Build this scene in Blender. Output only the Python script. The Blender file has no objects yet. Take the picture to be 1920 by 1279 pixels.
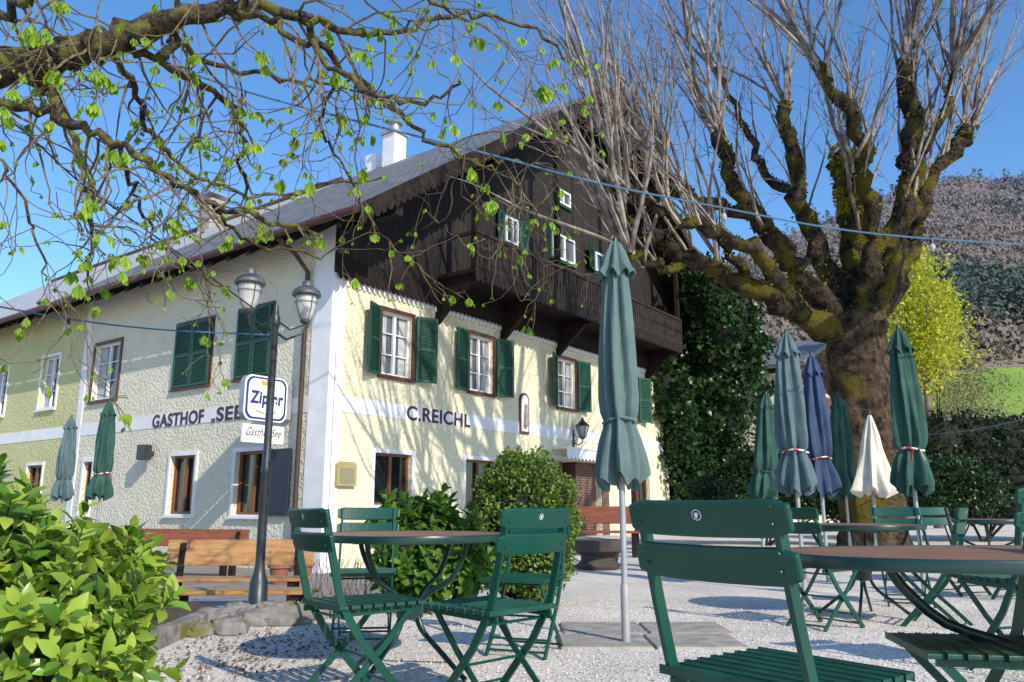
import bpy, math, random
import numpy as np
from mathutils import Vector as V, Matrix
random.seed(7); RNG=np.random.default_rng(7)
scene=bpy.context.scene; COL=scene.collection
F=1480.; TH=math.atan(310/1480.); H=.9; ct=math.cos(TH); st=math.sin(TH)
CAM=V((0,0,H)); UP=V((0,0,1))
def ray(px,py):
    u=(px-960)/F; v=(639.5-py)/F
    return V((u,ct-v*st,st+v*ct))
def atY(px,py,Y): d=ray(px,py); return CAM+d*(Y/d.y)
def atZ(px,py,z=0): d=ray(px,py); return CAM+d*((z-H)/d.z)
def atD(px,py,D): return CAM+ray(px,py)*D
def proj(p):
    v=p-CAM; dd=v.y*ct+v.z*st; return 960+F*v.x/dd, 639.5-F*(v.z*ct-v.y*st)/dd
# building frame
aR=math.radians(36.3)
dR=V((math.sin(aR),math.cos(aR),0)); dL=V((-math.cos(aR),math.sin(aR),0)); nR=-dL; nL=-dR
C=V((-.2348*16.5,16.5,0))
def inter(px,py,P0,n):
    d=ray(px,py); return CAM+d*((P0-CAM).dot(n)/d.dot(n))
def FR(px,py,o=0):
    P=inter(px,py,C+nR*o,nR); return (P-C).dot(dR),P.z
def FL(px,py,o=0):
    P=inter(px,py,C+nL*o,nL); return (P-C).dot(dL),P.z
def frame(o,x,y,z): 
    return Matrix(((x.x,y.x,z.x,o.x),(x.y,y.y,z.y,o.y),(x.z,y.z,z.z,o.z),(0,0,0,1)))
MR=frame(C,dR,nR,UP); ML=frame(C,dL,nL,UP)
# ---------- materials
def nt_new(name):
    m=bpy.data.materials.new(name); m.use_nodes=True; nt=m.node_tree
    b=nt.nodes['Principled BSDF']; return m,nt,b
def mat(name,c1,c2=None,scale=4,rough=.6,bump=0,bscale=30,metal=0,detail=5,spec=.5,stretch=None,lo=.35,hi=.65,c3=None,coords='Object',bdist=.02):
    m,nt,b=nt_new(name); L=nt.links.new
    b.inputs['Roughness'].default_value=rough; b.inputs['Metallic'].default_value=metal
    b.inputs['Specular IOR Level'].default_value=spec
    tc=nt.nodes.new('ShaderNodeTexCoord'); src=tc.outputs[coords]
    if stretch:
        mp=nt.nodes.new('ShaderNodeMapping'); mp.inputs['Scale'].default_value=stretch; L(src,mp.inputs['Vector']); src=mp.outputs[0]
    if c2 is None: c2=tuple(x*.8 for x in c1)
    n=nt.nodes.new('ShaderNodeTexNoise'); n.inputs['Scale'].default_value=scale; n.inputs['Detail'].default_value=detail; L(src,n.inputs['Vector'])
    r=nt.nodes.new('ShaderNodeValToRGB'); r.color_ramp.elements[0].position=lo; r.color_ramp.elements[1].position=hi
    r.color_ramp.elements[0].color=(*c1,1); r.color_ramp.elements[1].color=(*c2,1)
    if c3:
        e=r.color_ramp.elements.new((lo+hi)/2); e.color=(*c3,1)
    L(n.outputs['Fac'],r.inputs['Fac']); L(r.outputs['Color'],b.inputs['Base Color'])
    if bump:
        n2=nt.nodes.new('ShaderNodeTexNoise'); n2.inputs['Scale'].default_value=bscale; n2.inputs['Detail'].default_value=4; L(src,n2.inputs['Vector'])
        bp=nt.nodes.new('ShaderNodeBump'); bp.inputs['Strength'].default_value=bump; bp.inputs['Distance'].default_value=bdist
        L(n2.outputs['Fac'],bp.inputs['Height']); L(bp.outputs['Normal'],b.inputs['Normal'])
    return m
def leafmat(name,c1,c2,trans=.35,rough=.45,c3=None,haze=None,hmax=.72):
    m,nt,b=nt_new(name); L=nt.links.new
    g=nt.nodes.new('ShaderNodeNewGeometry'); r=nt.nodes.new('ShaderNodeValToRGB')
    r.color_ramp.elements[0].color=(*c1,1); r.color_ramp.elements[1].color=(*c2,1)
    if c3: e=r.color_ramp.elements.new(.85); e.color=(*c3,1)
    L(g.outputs['Random Per Island'],r.inputs['Fac']); col=r.outputs['Color']
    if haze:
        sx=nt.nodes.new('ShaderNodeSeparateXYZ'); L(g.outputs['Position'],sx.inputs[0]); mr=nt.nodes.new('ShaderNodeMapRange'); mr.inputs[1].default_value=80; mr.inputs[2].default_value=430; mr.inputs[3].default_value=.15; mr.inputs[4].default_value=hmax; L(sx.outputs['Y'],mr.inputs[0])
        mx2=nt.nodes.new('ShaderNodeMixRGB'); L(mr.outputs[0],mx2.inputs[0]); L(col,mx2.inputs[1]); mx2.inputs[2].default_value=(*haze,1); col=mx2.outputs[0]  # distance haze painted into the base colour, stronger with world Y
    L(col,b.inputs['Base Color'])
    b.inputs['Roughness'].default_value=rough
    t=nt.nodes.new('ShaderNodeBsdfTranslucent'); L(col,t.inputs['Color'])
    mx=nt.nodes.new('ShaderNodeMixShader'); mx.inputs[0].default_value=trans
    L(b.outputs[0],mx.inputs[1]); L(t.outputs[0],mx.inputs[2]); L(mx.outputs[0],nt.nodes['Material Output'].inputs['Surface'])
    return m
def planar(nt,a,b_):
    g=nt.nodes.new('ShaderNodeNewGeometry'); out=[]
    for d in (a,b_):
        v=nt.nodes.new('ShaderNodeVectorMath'); v.operation='DOT_PRODUCT'; nt.links.new(g.outputs['Position'],v.inputs[0]); v.inputs[1].default_value=tuple(d); out.append(v.outputs['Value'])
    c=nt.nodes.new('ShaderNodeCombineXYZ'); nt.links.new(out[0],c.inputs[0]); nt.links.new(out[1],c.inputs[1]); return c.outputs[0]
def brickmat(name,a,b_,c1,c2,mortar,bw,bh,ms=.01,rough=.7,bump=.4,offset=.5,nscale=3):
    m,nt,b=nt_new(name); L=nt.links.new; vec=planar(nt,a,b_)
    t=nt.nodes.new('ShaderNodeTexBrick'); t.inputs['Scale'].default_value=1; t.inputs['Brick Width'].default_value=bw; t.inputs['Row Height'].default_value=bh
    t.inputs['Mortar Size'].default_value=ms; t.inputs['Color1'].default_value=(*c1,1); t.inputs['Color2'].default_value=(*c2,1); t.inputs['Mortar'].default_value=(*mortar,1); t.offset=offset
    L(vec,t.inputs['Vector'])
    n=nt.nodes.new('ShaderNodeTexNoise'); n.inputs['Scale'].default_value=nscale; n.inputs['Detail'].default_value=8; L(vec,n.inputs['Vector'])
    mp=nt.nodes.new('ShaderNodeMapRange'); mp.inputs['To Min'].default_value=.55; mp.inputs['To Max'].default_value=1.4; L(n.outputs['Fac'],mp.inputs['Value'])
    mx=nt.nodes.new('ShaderNodeVectorMath'); mx.operation='SCALE'; L(t.outputs['Color'],mx.inputs[0]); L(mp.outputs[0],mx.inputs['Scale'])
    L(mx.outputs[0],b.inputs['Base Color']); b.inputs['Roughness'].default_value=rough
    bp=nt.nodes.new('ShaderNodeBump'); bp.inputs['Strength'].default_value=bump; bp.inputs['Distance'].default_value=.02; bp.invert=True
    L(t.outputs['Fac'],bp.inputs['Height']); L(bp.outputs['Normal'],b.inputs['Normal']); return m
def stucco(name,c1,c2,strength=1.0,dist=.09,sc=11):
    m,nt,b=nt_new(name); L=nt.links.new
    g=nt.nodes.new('ShaderNodeNewGeometry')
    n=nt.nodes.new('ShaderNodeTexNoise'); n.inputs['Scale'].default_value=1.3; n.inputs['Detail'].default_value=6; L(g.outputs['Position'],n.inputs['Vector'])
    r=nt.nodes.new('ShaderNodeValToRGB'); r.color_ramp.elements[0].position=.3; r.color_ramp.elements[1].position=.7
    r.color_ramp.elements[0].color=(*c1,1); r.color_ramp.elements[1].color=(*c2,1); L(n.outputs['Fac'],r.inputs['Fac']); L(r.outputs[0],b.inputs['Base Color'])
    v=nt.nodes.new('ShaderNodeTexNoise'); v.inputs['Scale'].default_value=sc; v.inputs['Detail'].default_value=3; v.inputs['Roughness'].default_value=.6; L(g.outputs['Position'],v.inputs['Vector'])
    bp=nt.nodes.new('ShaderNodeBump'); bp.inputs['Strength'].default_value=strength; bp.inputs['Distance'].default_value=dist
    L(v.outputs['Fac'],bp.inputs['Height']); L(bp.outputs['Normal'],b.inputs['Normal']); b.inputs['Roughness'].default_value=.9; return m
def bark(name,c1,c2,moss,mosslo=.45,mosshi=.6,scale=4,bump=.8,bd=.06,bs=14):
    m,nt,b=nt_new(name); L=nt.links.new
    g=nt.nodes.new('ShaderNodeNewGeometry')
    n=nt.nodes.new('ShaderNodeTexNoise'); n.inputs['Scale'].default_value=bs; n.inputs['Detail'].default_value=9; n.inputs['Roughness'].default_value=.65; L(g.outputs['Position'],n.inputs['Vector'])
    r=nt.nodes.new('ShaderNodeValToRGB'); r.color_ramp.elements[0].position=.4; r.color_ramp.elements[1].position=.62
    r.color_ramp.elements[0].color=(*c1,1); r.color_ramp.elements[1].color=(*c2,1); L(n.outputs['Fac'],r.inputs[0])
    n2=nt.nodes.new('ShaderNodeTexNoise'); n2.inputs['Scale'].default_value=scale; n2.inputs['Detail'].default_value=9; L(g.outputs['Position'],n2.inputs['Vector'])
    r2=nt.nodes.new('ShaderNodeValToRGB'); r2.color_ramp.elements[0].position=mosslo; r2.color_ramp.elements[1].position=mosshi; L(n2.outputs['Fac'],r2.inputs[0])
    mx=nt.nodes.new('ShaderNodeMixRGB'); L(r2.outputs[0],mx.inputs[0]); L(r.outputs[0],mx.inputs[1]); mx.inputs[2].default_value=(*moss,1); L(mx.outputs[0],b.inputs['Base Color'])
    bp=nt.nodes.new('ShaderNodeBump'); bp.inputs['Strength'].default_value=bump; bp.inputs['Distance'].default_value=bd; L(n.outputs['Fac'],bp.inputs['Height']); L(bp.outputs['Normal'],b.inputs['Normal'])
    b.inputs['Roughness'].default_value=.95; b.inputs['Specular IOR Level'].default_value=.2; return m
def glassmat(name,c,rough=.05,spec=1):
    return mat(name,c,tuple(x*.5 for x in c),scale=1.2,rough=rough,spec=spec)
M={}
M['cream']=stucco('cream_roughcast',(.80,.75,.53),(.73,.68,.47),.9,.07,13)
M['creamL']=stucco('pale_roughcast',(.82,.76,.60),(.72,.67,.52),1.0,.085,14)
M['ochre']=stucco('yellow_green_roughcast',(.60,.58,.29),(.54,.52,.26),.7)
M['white']=mat('white_paint',(.82,.81,.82),(.74,.73,.74),scale=3,rough=.7,bump=.2,bscale=40)
M['whitewood']=mat('white_window_paint',(.78,.78,.78),(.7,.7,.7),rough=.4)
M['darkwood']=mat('dark_weathered_wood',(.022,.015,.012),(.01,.007,.006),scale=6,rough=.85,bump=.6,bscale=25,stretch=(6,6,.7),spec=.25)
M['darkwoodh']=mat('dark_weathered_beam',(.026,.018,.014),(.011,.008,.007),scale=6,rough=.85,bump=.5,bscale=20,spec=.25)
M['shutter']=mat('green_shutter_paint',(.010,.075,.042),(.007,.052,.03),scale=8,rough=.5,bump=.15,bscale=30)
M['maroon']=mat('maroon_trim',(.10,.028,.022),(.07,.02,.016),rough=.5)
M['brownframe']=mat('brown_window_wood',(.22,.085,.03),(.14,.05,.02),scale=6,rough=.45,stretch=(8,8,1))
M['glass']=glassmat('window_glass',(.10,.12,.14)); M['darkglass']=glassmat('dark_window_glass',(.018,.02,.022))
M['curtain']=mat('net_curtain',(.5,.5,.48),(.36,.36,.36),scale=9,rough=.8,stretch=(6,6,.5))
slope=V((dR.x*10.66,dR.y*10.66,7.5)).normalized()
M['slate']=brickmat('slate_shingles',dL,slope,(.24,.235,.23),(.13,.128,.13),(.035,.035,.035),.28,.2,.016,.6)
M['paleroof']=brickmat('pale_roof_tiles',dL,slope,(.55,.51,.47),(.45,.42,.39),(.2,.2,.2),.5,.35,.012,.45)
M['boards']=brickmat('vertical_boards',UP,dR,(.024,.017,.013),(.010,.007,.006),(.002,.002,.002),40,.2,.014,.85,.9,nscale=2.2)
M['brick']=brickmat('porch_brick',dR,UP,(.16,.06,.035),(.1,.04,.03),(.2,.18,.16),.24,.075,.008,.8)
M['navytext']=mat('dark_maroon_lettering',(.07,.03,.045),(.05,.02,.03),rough=.6)
M['green']=mat('green_chair_lacquer',(.004,.066,.044),(.003,.052,.034),scale=3,rough=.36,bump=.05,bscale=60,spec=.4)
M['greendark']=mat('dark_green_tube_lacquer',(.006,.036,.03),(.005,.03,.025),scale=3,rough=.3)
M['greenseat']=mat('green_slat_lacquer',(.010,.08,.052),(.007,.052,.034),scale=9,rough=.45,bump=.15,bscale=25,spec=.4)
M['tabletop']=mat('brown_tabletop',(.30,.155,.095),(.2,.10,.06),scale=5,rough=.45,stretch=(1,8,1),bump=.05,spec=.35)
M['steel']=mat('brushed_steel',(.5,.51,.52),(.4,.41,.42),rough=.35,metal=.7)
M['galv']=mat('grey_metal_pole',(.42,.43,.44),(.3,.31,.32),rough=.45,metal=.3)
M['blackiron']=mat('dark_iron',(.04,.05,.06),(.028,.034,.04),rough=.4,metal=.3)
M['lampcap']=mat('weathered_zinc_cap',(.16,.17,.17),(.08,.085,.085),scale=9,rough=.5,metal=.4)
M['lampglass']=glassmat('frosted_lamp_glass',(.85,.86,.86),.08)
M['teal']=mat('faded_teal_canvas',(.10,.165,.16),(.075,.13,.13),scale=6,rough=.85,bump=.3,bscale=14,lo=.3,hi=.7)
M['greencanvas']=mat('green_canvas',(.025,.09,.068),(.013,.058,.044),scale=6,rough=.85,bump=.3,bscale=14)
M['bluecanvas']=mat('navy_blue_canvas',(.035,.065,.14),(.022,.045,.10),scale=6,rough=.85,bump=.3,bscale=14)
M['greycanvas']=mat('blue_grey_canvas',(.09,.15,.165),(.065,.115,.13),scale=6,rough=.85,bump=.3,bscale=14)
M['whitecanvas']=mat('off_white_canvas',(.68,.64,.54),(.56,.52,.44),scale=6,rough=.85,bump=.25,bscale=14)
M['red']=mat('red_ribbon',(.5,.03,.03),(.4,.02,.02)); 
M['orangewood']=mat('honey_bench_wood',(.44,.24,.09),(.30,.145,.05),scale=4,rough=.5,bump=.1,stretch=(1,9,9))
M['redwood']=mat('red_brown_bench_wood',(.27,.085,.035),(.17,.05,.022),scale=4,rough=.5,bump=.1,stretch=(1,9,9))
M['brownboard']=mat('brown_house_boards',(.13,.06,.035),(.08,.04,.025),scale=4,rough=.8)
M['concrete']=mat('weathered_concrete',(.40,.37,.33),(.25,.23,.20),scale=7,rough=.9,bump=.4,bscale=40)
M['rock']=bark('mossy_rock',(.28,.26,.24),(.17,.155,.14),(.16,.15,.05),.55,.68,3,.7,.03,9)
M['terracotta']=mat('terracotta',(.3,.1,.06),(.24,.08,.05),rough=.8)
M['soil']=mat('dark_soil',(.05,.035,.025),(.09,.065,.045),scale=12,rough=1,bump=.8,bscale=30)
M['lindenbark']=bark('mossy_linden_bark',(.016,.012,.009),(.10,.075,.052),(.14,.115,.015),.49,.58,2.0,1.0,.3,7)
M['shootbark']=bark('pale_shoot_bark',(.12,.095,.08),(.36,.32,.28),(.08,.07,.03),.6,.72,1,.3,.02,4)
M['twigbark']=mat('grey_brown_twig_bark',(.12,.085,.065),(.19,.14,.11),rough=.8)
M['mosstuft']=leafmat('moss_tuft',(.06,.055,.008),(.23,.20,.02),.15,.9)
M['lichen']=leafmat('yellow_lichen',(.25,.22,.02),(.5,.42,.03),.15,.9)
M['chestbark']=bark('lichened_chestnut_bark',(.03,.022,.016),(.13,.10,.07),(.17,.16,.04),.48,.6,9,1.0,.04,40)
M['chesttwig']=bark('chestnut_twig_bark',(.08,.06,.045),(.20,.155,.12),(.19,.17,.05),.5,.65,12,.6,.005,60)
M['chestleaf']=leafmat('young_chestnut_leaf',(.17,.34,.015),(.36,.54,.03),.5)
M['laurel']=leafmat('laurel_leaf',(.07,.19,.02),(.20,.37,.04),.28,.28,(.36,.47,.06))
M['laureld']=leafmat('dark_laurel_leaf',(.045,.13,.02),(.13,.26,.03),.25,.3)
M['box']=leafmat('boxwood_leaf',(.08,.15,.02),(.17,.26,.035),.25,.5)
M['ivy']=leafmat('ivy_leaf',(.008,.03,.007),(.03,.085,.015),.2,.35)
M['hedge']=leafmat('dark_hedge_leaf',(.008,.02,.007),(.025,.05,.014),.15)
M['yellow']=leafmat('spring_maple_leaf',(.42,.46,.03),(.6,.6,.05),.4)
M['brownforest']=leafmat('bare_forest_twig',(.21,.145,.11),(.24,.17,.13),.3,.95,(.20,.20,.09),(.25,.23,.28),.85)  # twig colour blends towards painted haze with distance
M['conifer']=leafmat('conifer_needle',(.03,.065,.035),(.045,.08,.038),.2,.95,None,(.13,.18,.22),.6)  # needle colour blends towards painted bluish haze with distance
M['olive']=leafmat('budding_shrub',(.17,.15,.06),(.26,.24,.09),.2,.8)
M['litter']=leafmat('dry_leaf_litter',(.08,.045,.02),(.24,.15,.07),.1,.9)
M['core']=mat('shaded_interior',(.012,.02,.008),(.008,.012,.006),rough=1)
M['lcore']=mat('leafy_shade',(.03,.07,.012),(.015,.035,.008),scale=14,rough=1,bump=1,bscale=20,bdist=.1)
M['bluecable']=mat('blue_cable',(.06,.16,.28),(.05,.13,.22),rough=.5)
M['blackcable']=mat('black_cable',(.02,.02,.02),rough=.5)
M['navy']=mat('navy_sign_blue',(.012,.035,.17),(.01,.03,.15),rough=.4)
M['signwhite']=mat('white_sign_face',(.8,.8,.8),(.76,.76,.76),rough=.3)
M['gold']=mat('gold_paint',(.5,.33,.06),(.4,.26,.05),rough=.4)
M['greyplastic']=mat('grey_sign_box',(.3,.32,.35),(.25,.27,.3),rough=.4)
M['pinktrim']=mat('faded_niche_frame',(.12,.04,.04),(.1,.035,.035))
# ---------- mesh builder
class MB:
    def __init__(s,T=None): s.v=[]; s.f=[]; s.m=[]; s.T=T
    def add(s,vs,fs,mi=0):
        b=len(s.v)
        for p in vs:
            p=V(p); s.v.append(tuple(s.T@p) if s.T else tuple(p))
        for f in fs: s.f.append(tuple(i+b for i in f)); s.m.append(mi)
        return s
    def box(s,a,b,mi=0):
        x0,y0,z0=a; x1,y1,z1=b
        return s.add([(x0,y0,z0),(x1,y0,z0),(x1,y1,z0),(x0,y1,z0),(x0,y0,z1),(x1,y0,z1),(x1,y1,z1),(x0,y1,z1)],
          [(0,3,2,1),(4,5,6,7),(0,1,5,4),(1,2,6,5),(2,3,7,6),(3,0,4,7)],mi)
    def bar(s,p,q,w,h,up=(0,0,1),mi=0):
        p=V(p);q=V(q);d=(q-p).normalized(); up=V(up); x=d.cross(up)
        if x.length<1e-4: x=d.cross(V((1,0,0)))
        x.normalize(); y=x.cross(d); x*=w/2; y*=h/2
        return s.add([p-x-y,p+x-y,p+x+y,p-x+y,q-x-y,q+x-y,q+x+y,q-x+y],[(0,1,2,3),(7,6,5,4),(0,4,5,1),(1,5,6,2),(2,6,7,3),(3,7,4,0)],mi)
    def flatbar(s,pts,w,t,side,mi=0):
        side=V(side).normalized(); vs=[]; n=len(pts); pts=[V(p) for p in pts]
        for i,p in enumerate(pts):
            d=(pts[min(i+1,n-1)]-pts[max(i-1,0)]).normalized(); y=side.cross(d).normalized()*(w/2); x=side*(t/2)
            vs+= [p-x-y,p+x-y,p+x+y,p-x+y]
        fs=[(0,1,2,3),(4*n-1,4*n-2,4*n-3,4*n-4)]
        for i in range(n-1):
            a=4*i;b=a+4
            for k in range(4): fs.append((a+k,b+k,b+(k+1)%4,a+(k+1)%4))
        return s.add(vs,fs,mi)
    def tube(s,pts,rs,n=6,mi=0,rough=0):
        pts=[V(p) for p in pts]; N=len(pts)
        if not hasattr(rs,'__len__'): rs=[rs]*N
        x=None; vs=[]
        for i,p in enumerate(pts):
            d=(pts[min(i+1,N-1)]-pts[max(i-1,0)])
            if d.length<1e-7: d=V((0,0,1))
            d.normalize()
            if x is None:
                x=d.cross(V((.3,.2,1)))
                if x.length<1e-3: x=d.cross(V((1,0,0)))
            else: x=x-d*x.dot(d)
            x.normalize(); y=d.cross(x)
            for k in range(n):
                a=2*math.pi*k/n; r=rs[i]*(1+(random.uniform(-rough,rough) if rough else 0)); vs.append(p+x*(math.cos(a)*r)+y*(math.sin(a)*r))
        fs=[tuple(range(n-1,-1,-1)),tuple(range((N-1)*n,N*n))]
        for i in range(N-1):
            a=i*n;b=a+n
            for k in range(n): fs.append((a+k,a+(k+1)%n,b+(k+1)%n,b+k))
        return s.add(vs,fs,mi)
    def lathe(s,prof,c=(0,0,0),n=20,mi=0,fn=None):
        c=V(c); vs=[]; N=len(prof)
        for i,(r,z) in enumerate(prof):
            for k in range(n):
                a=2*math.pi*k/n; rr=r; zz=z
                if fn: rr,zz=fn(a,r,z)
                vs.append(c+V((rr*math.cos(a),rr*math.sin(a),zz)))
        fs=[tuple(range(n-1,-1,-1)),tuple(range((N-1)*n,N*n))]
        for i in range(N-1):
            a=i*n;b=a+n
            for k in range(n): fs.append((a+k,a+(k+1)%n,b+(k+1)%n,b+k))
        return s.add(vs,fs,mi)
    def prism(s,poly,o0,o1,mi=0):   # poly in (x,z), extruded in y
        n=len(poly); vs=[(x,o0,z) for x,z in poly]+[(x,o1,z) for x,z in poly]
        fs=[tuple(range(n)),tuple(range(2*n-1,n-1,-1))]+[(i,(i+1)%n,(i+1)%n+n,i+n) for i in range(n)]
        return s.add(vs,fs,mi)
    def build(s,name,mats,parent=None,local=False,smooth=False,bevel=0):
        me=bpy.data.meshes.new(name); me.from_pydata(s.v,[],s.f)
        if not isinstance(mats,(list,tuple)): mats=[mats]
        for m in mats: me.materials.append(m)
        if len(mats)>1: me.polygons.foreach_set('material_index',s.m)
        if smooth: me.polygons.foreach_set('use_smooth',[True]*len(s.f))
        me.update()
        o=bpy.data.objects.new(name,me); COL.objects.link(o)
        if smooth: 
            try: me.set_sharp_from_angle(angle=math.radians(50))
            except Exception: pass
        if bevel:
            bm=o.modifiers.new('bevel','BEVEL'); bm.width=bevel; bm.segments=2; bm.limit_method='ANGLE'
        link_parent(o,parent,local); return o
ROOTM={}
def link_parent(o,parent,local=False):
    if parent is None: return
    o.parent=parent
    if not local and parent.name in ROOTM: o.matrix_parent_inverse=ROOTM[parent.name].inverted()
def thing(name,label,cat,loc=(0,0,0),rz=0,group=None):
    o=bpy.data.objects.new(name,None); COL.objects.link(o); o.empty_display_size=.1
    o.location=loc; o.rotation_euler=(0,0,rz); o['label']=label; o['category']=cat
    if group: o['group']=group
    ROOTM[o.name]=Matrix.Translation(V(loc))@Matrix.Rotation(rz,4,'Z'); return o
def tag(o,label,cat,group=None,kind=None):
    if label: o['label']=label
    if cat: o['category']=cat
    if group: o['group']=group
    if kind: o['kind']=kind
    return o
def dup(root,loc,rz,label,group=None,scale=None):
    r=root.copy(); COL.objects.link(r); r.location=loc; r.rotation_euler=(0,0,rz); r['label']=label
    if group: r['group']=group
    if scale: r.scale=scale
    for ch in list(root.children):
        c=ch.copy(); COL.objects.link(c); c.parent=r
        for g in ch.children: d=g.copy(); COL.objects.link(d); d.parent=c
    return r
# leaves
def tmpl(ts,ws,fold=.3,curl=.2,serr=0):
    vs=[];fs=[]
    for t,w in zip(ts,ws):
        z=-curl*t*t
        vs+= [(t,w,z+fold*w),(t,0,z),(t,-w,z+fold*w)]
    for i in range(len(ts)-1):
        a=3*i;b=a+3
        fs+= [(a,a+1,b+1,b),(a+1,a+2,b+2,b+1)]
    return np.array(vs),np.array(fs)
T_small=tmpl([0,.5,1],[.02,.3,.02],.3,.15)
T_laurel=tmpl([0,.25,.6,.85,1],[.02,.17,.2,.1,.01],.35,.25)
T_chest=tmpl([0,.25,.5,.72,.88,1],[.02,.07,.15,.20,.13,.01],.8,.2)
T_ivy=tmpl([0,.2,.5,1],[.1,.5,.35,.02],.2,.15)
def nrm(a): return a/np.maximum(np.linalg.norm(a,axis=1,keepdims=True),1e-9)
def leafmesh(name,P,D,N,L,t,mat_,parent=None,wscale=1.0):
    P=np.asarray(P,float);D=nrm(np.asarray(D,float));N=np.asarray(N,float);L=np.asarray(L,float)
    N=nrm(N-D*(N*D).sum(1,keepdims=True)+1e-6); S=np.cross(N,D)
    vs,fs=t; k=len(vs); n=len(P)
    X=P[:,None,:]+L[:,None,None]*(D[:,None,:]*vs[None,:,0,None]+S[:,None,:]*vs[None,:,1,None]*wscale+N[:,None,:]*vs[None,:,2,None])
    X=X.reshape(-1,3); FF=(fs[None]+(np.arange(n)*k)[:,None,None]).reshape(-1,4)
    me=bpy.data.meshes.new(name); me.vertices.add(len(X)); me.vertices.foreach_set('co',X.ravel().astype(np.float32))
    me.loops.add(FF.size); me.loops.foreach_set('vertex_index',FF.ravel().astype(np.int32))
    me.polygons.add(len(FF)); me.polygons.foreach_set('loop_start',(np.arange(len(FF))*4).astype(np.int32)); me.polygons.foreach_set('loop_total',np.full(len(FF),4,np.int32))
    me.update(calc_edges=True); me.validate(); me.materials.append(mat_)
    o=bpy.data.objects.new(name,me); COL.objects.link(o); link_parent(o,parent); return o
def shell(ells,n,rmin=.72,rmax=1.08,lump=.12,lf=3.0):
    E=np.array([list(c)+list(r) for c,r in ells],float); w=(E[:,3]*E[:,4]+E[:,4]*E[:,5]+E[:,3]*E[:,5]); w/=w.sum()
    idx=RNG.choice(len(E),n,p=w); d=nrm(RNG.normal(size=(n,3))); c=E[idx,:3]; r=E[idx,3:]
    ph=idx*1.7; l=1+lump*(np.sin(d[:,0]*lf*2+ph)+np.sin(d[:,1]*lf*2.7+ph*2)+np.sin(d[:,2]*lf*3.1+ph*3))*.8
    rr=RNG.uniform(rmin,rmax,n)*l
    P=c+d*r*rr[:,None]; return P,d
def blob(mb,c,r,seed=0,seg=14,ring=9):
    rnd=random.Random(seed); vs=[];fs=[]
    ph=[rnd.uniform(0,6) for _ in range(4)]
    for i in range(ring+1):
        t=math.pi*i/ring
        for k in range(seg):
            a=2*math.pi*k/seg; l=1+.1*math.sin(3*a+ph[0]+t*2)+.08*math.sin(5*t+ph[1]+a)+rnd.uniform(-.04,.04)
            vs.append((c[0]+r[0]*l*math.sin(t)*math.cos(a),c[1]+r[1]*l*math.sin(t)*math.sin(a),c[2]+r[2]*l*math.cos(t)))
    for i in range(ring):
        for k in range(seg): fs.append((i*seg+k,i*seg+(k+1)%seg,(i+1)*seg+(k+1)%seg,(i+1)*seg+k))
    mb.add(vs,fs)
def bush(name,label,cat,ells,n,L0,L1,t,m,base,rmin=.6,core=.72,up=.4,wscale=1,group=None,leafname='foliage',lump=.12):
    root=thing(name,label,cat,base,0,group)
    P,d=shell(ells,n,rmin=rmin,lump=lump); keep=P[:,2]>base[2]+.02; P=P[keep]; d=d[keep]; n=len(P)
    D=d*.7+RNG.normal(size=(n,3))*.6+np.array([0,0,up]); N=d*.5+RNG.normal(size=(n,3))*.5+np.array([0,0,.8])
    leafmesh(leafname,P,D,N,RNG.uniform(L0,L1,n),t,m,root,wscale)
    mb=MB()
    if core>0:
        for i,(c,r) in enumerate(ells): blob(mb,c,[x*core for x in r],i)  # dark filler blobs, the shade inside the shrub put into their colour
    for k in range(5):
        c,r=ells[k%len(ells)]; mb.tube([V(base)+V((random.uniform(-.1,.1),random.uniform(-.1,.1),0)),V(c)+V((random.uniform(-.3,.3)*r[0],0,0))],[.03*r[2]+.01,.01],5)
    mb.build('stems_and_shade_core',M['core'],root,smooth=True); return root
# ---------- camera, world, sun
cam=bpy.data.cameras.new('camera'); co=bpy.data.objects.new('camera',cam); COL.objects.link(co); co.location=CAM; co.rotation_euler=(math.pi/2+TH,0,0)
cam.lens=F/1920*36; cam.sensor_width=36; cam.clip_end=3000; cam.clip_start=.05; scene.camera=co
w=bpy.data.worlds.new('World'); scene.world=w; w.use_nodes=True; nt=w.node_tree
sky=nt.nodes.new('ShaderNodeTexSky'); sky.sky_type='NISHITA'; sky.sun_disc=False
EL=math.radians(31); sd=V((.58,-.81,0)).normalized()
sky.sun_elevation=EL; sky.sun_rotation=math.atan2(sd.x,sd.y); sky.air_density=1.0; sky.dust_density=.4; sky.ozone_density=4
hs=nt.nodes.new('ShaderNodeHueSaturation'); hs.inputs['Saturation'].default_value=1.15; hs.inputs['Value'].default_value=1.5
nt.links.new(sky.outputs[0],hs.inputs['Color']); nt.links.new(hs.outputs[0],nt.nodes['Background'].inputs['Color']); nt.nodes['Background'].inputs['Strength'].default_value=.15
sun=bpy.data.lights.new('sun','SUN'); sun.energy=5; sun.angle=math.radians(.5); sun.color=(1,.91,.77)
so=bpy.data.objects.new('sun',sun); COL.objects.link(so)
ts=V((sd.x*math.cos(EL),sd.y*math.cos(EL),math.sin(EL))); so.rotation_euler=ts.to_track_quat('Z','Y').to_euler(); so.location=ts*50
scene.view_settings.view_transform='Standard'; scene.view_settings.look='None'; scene.view_settings.exposure=0
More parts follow.
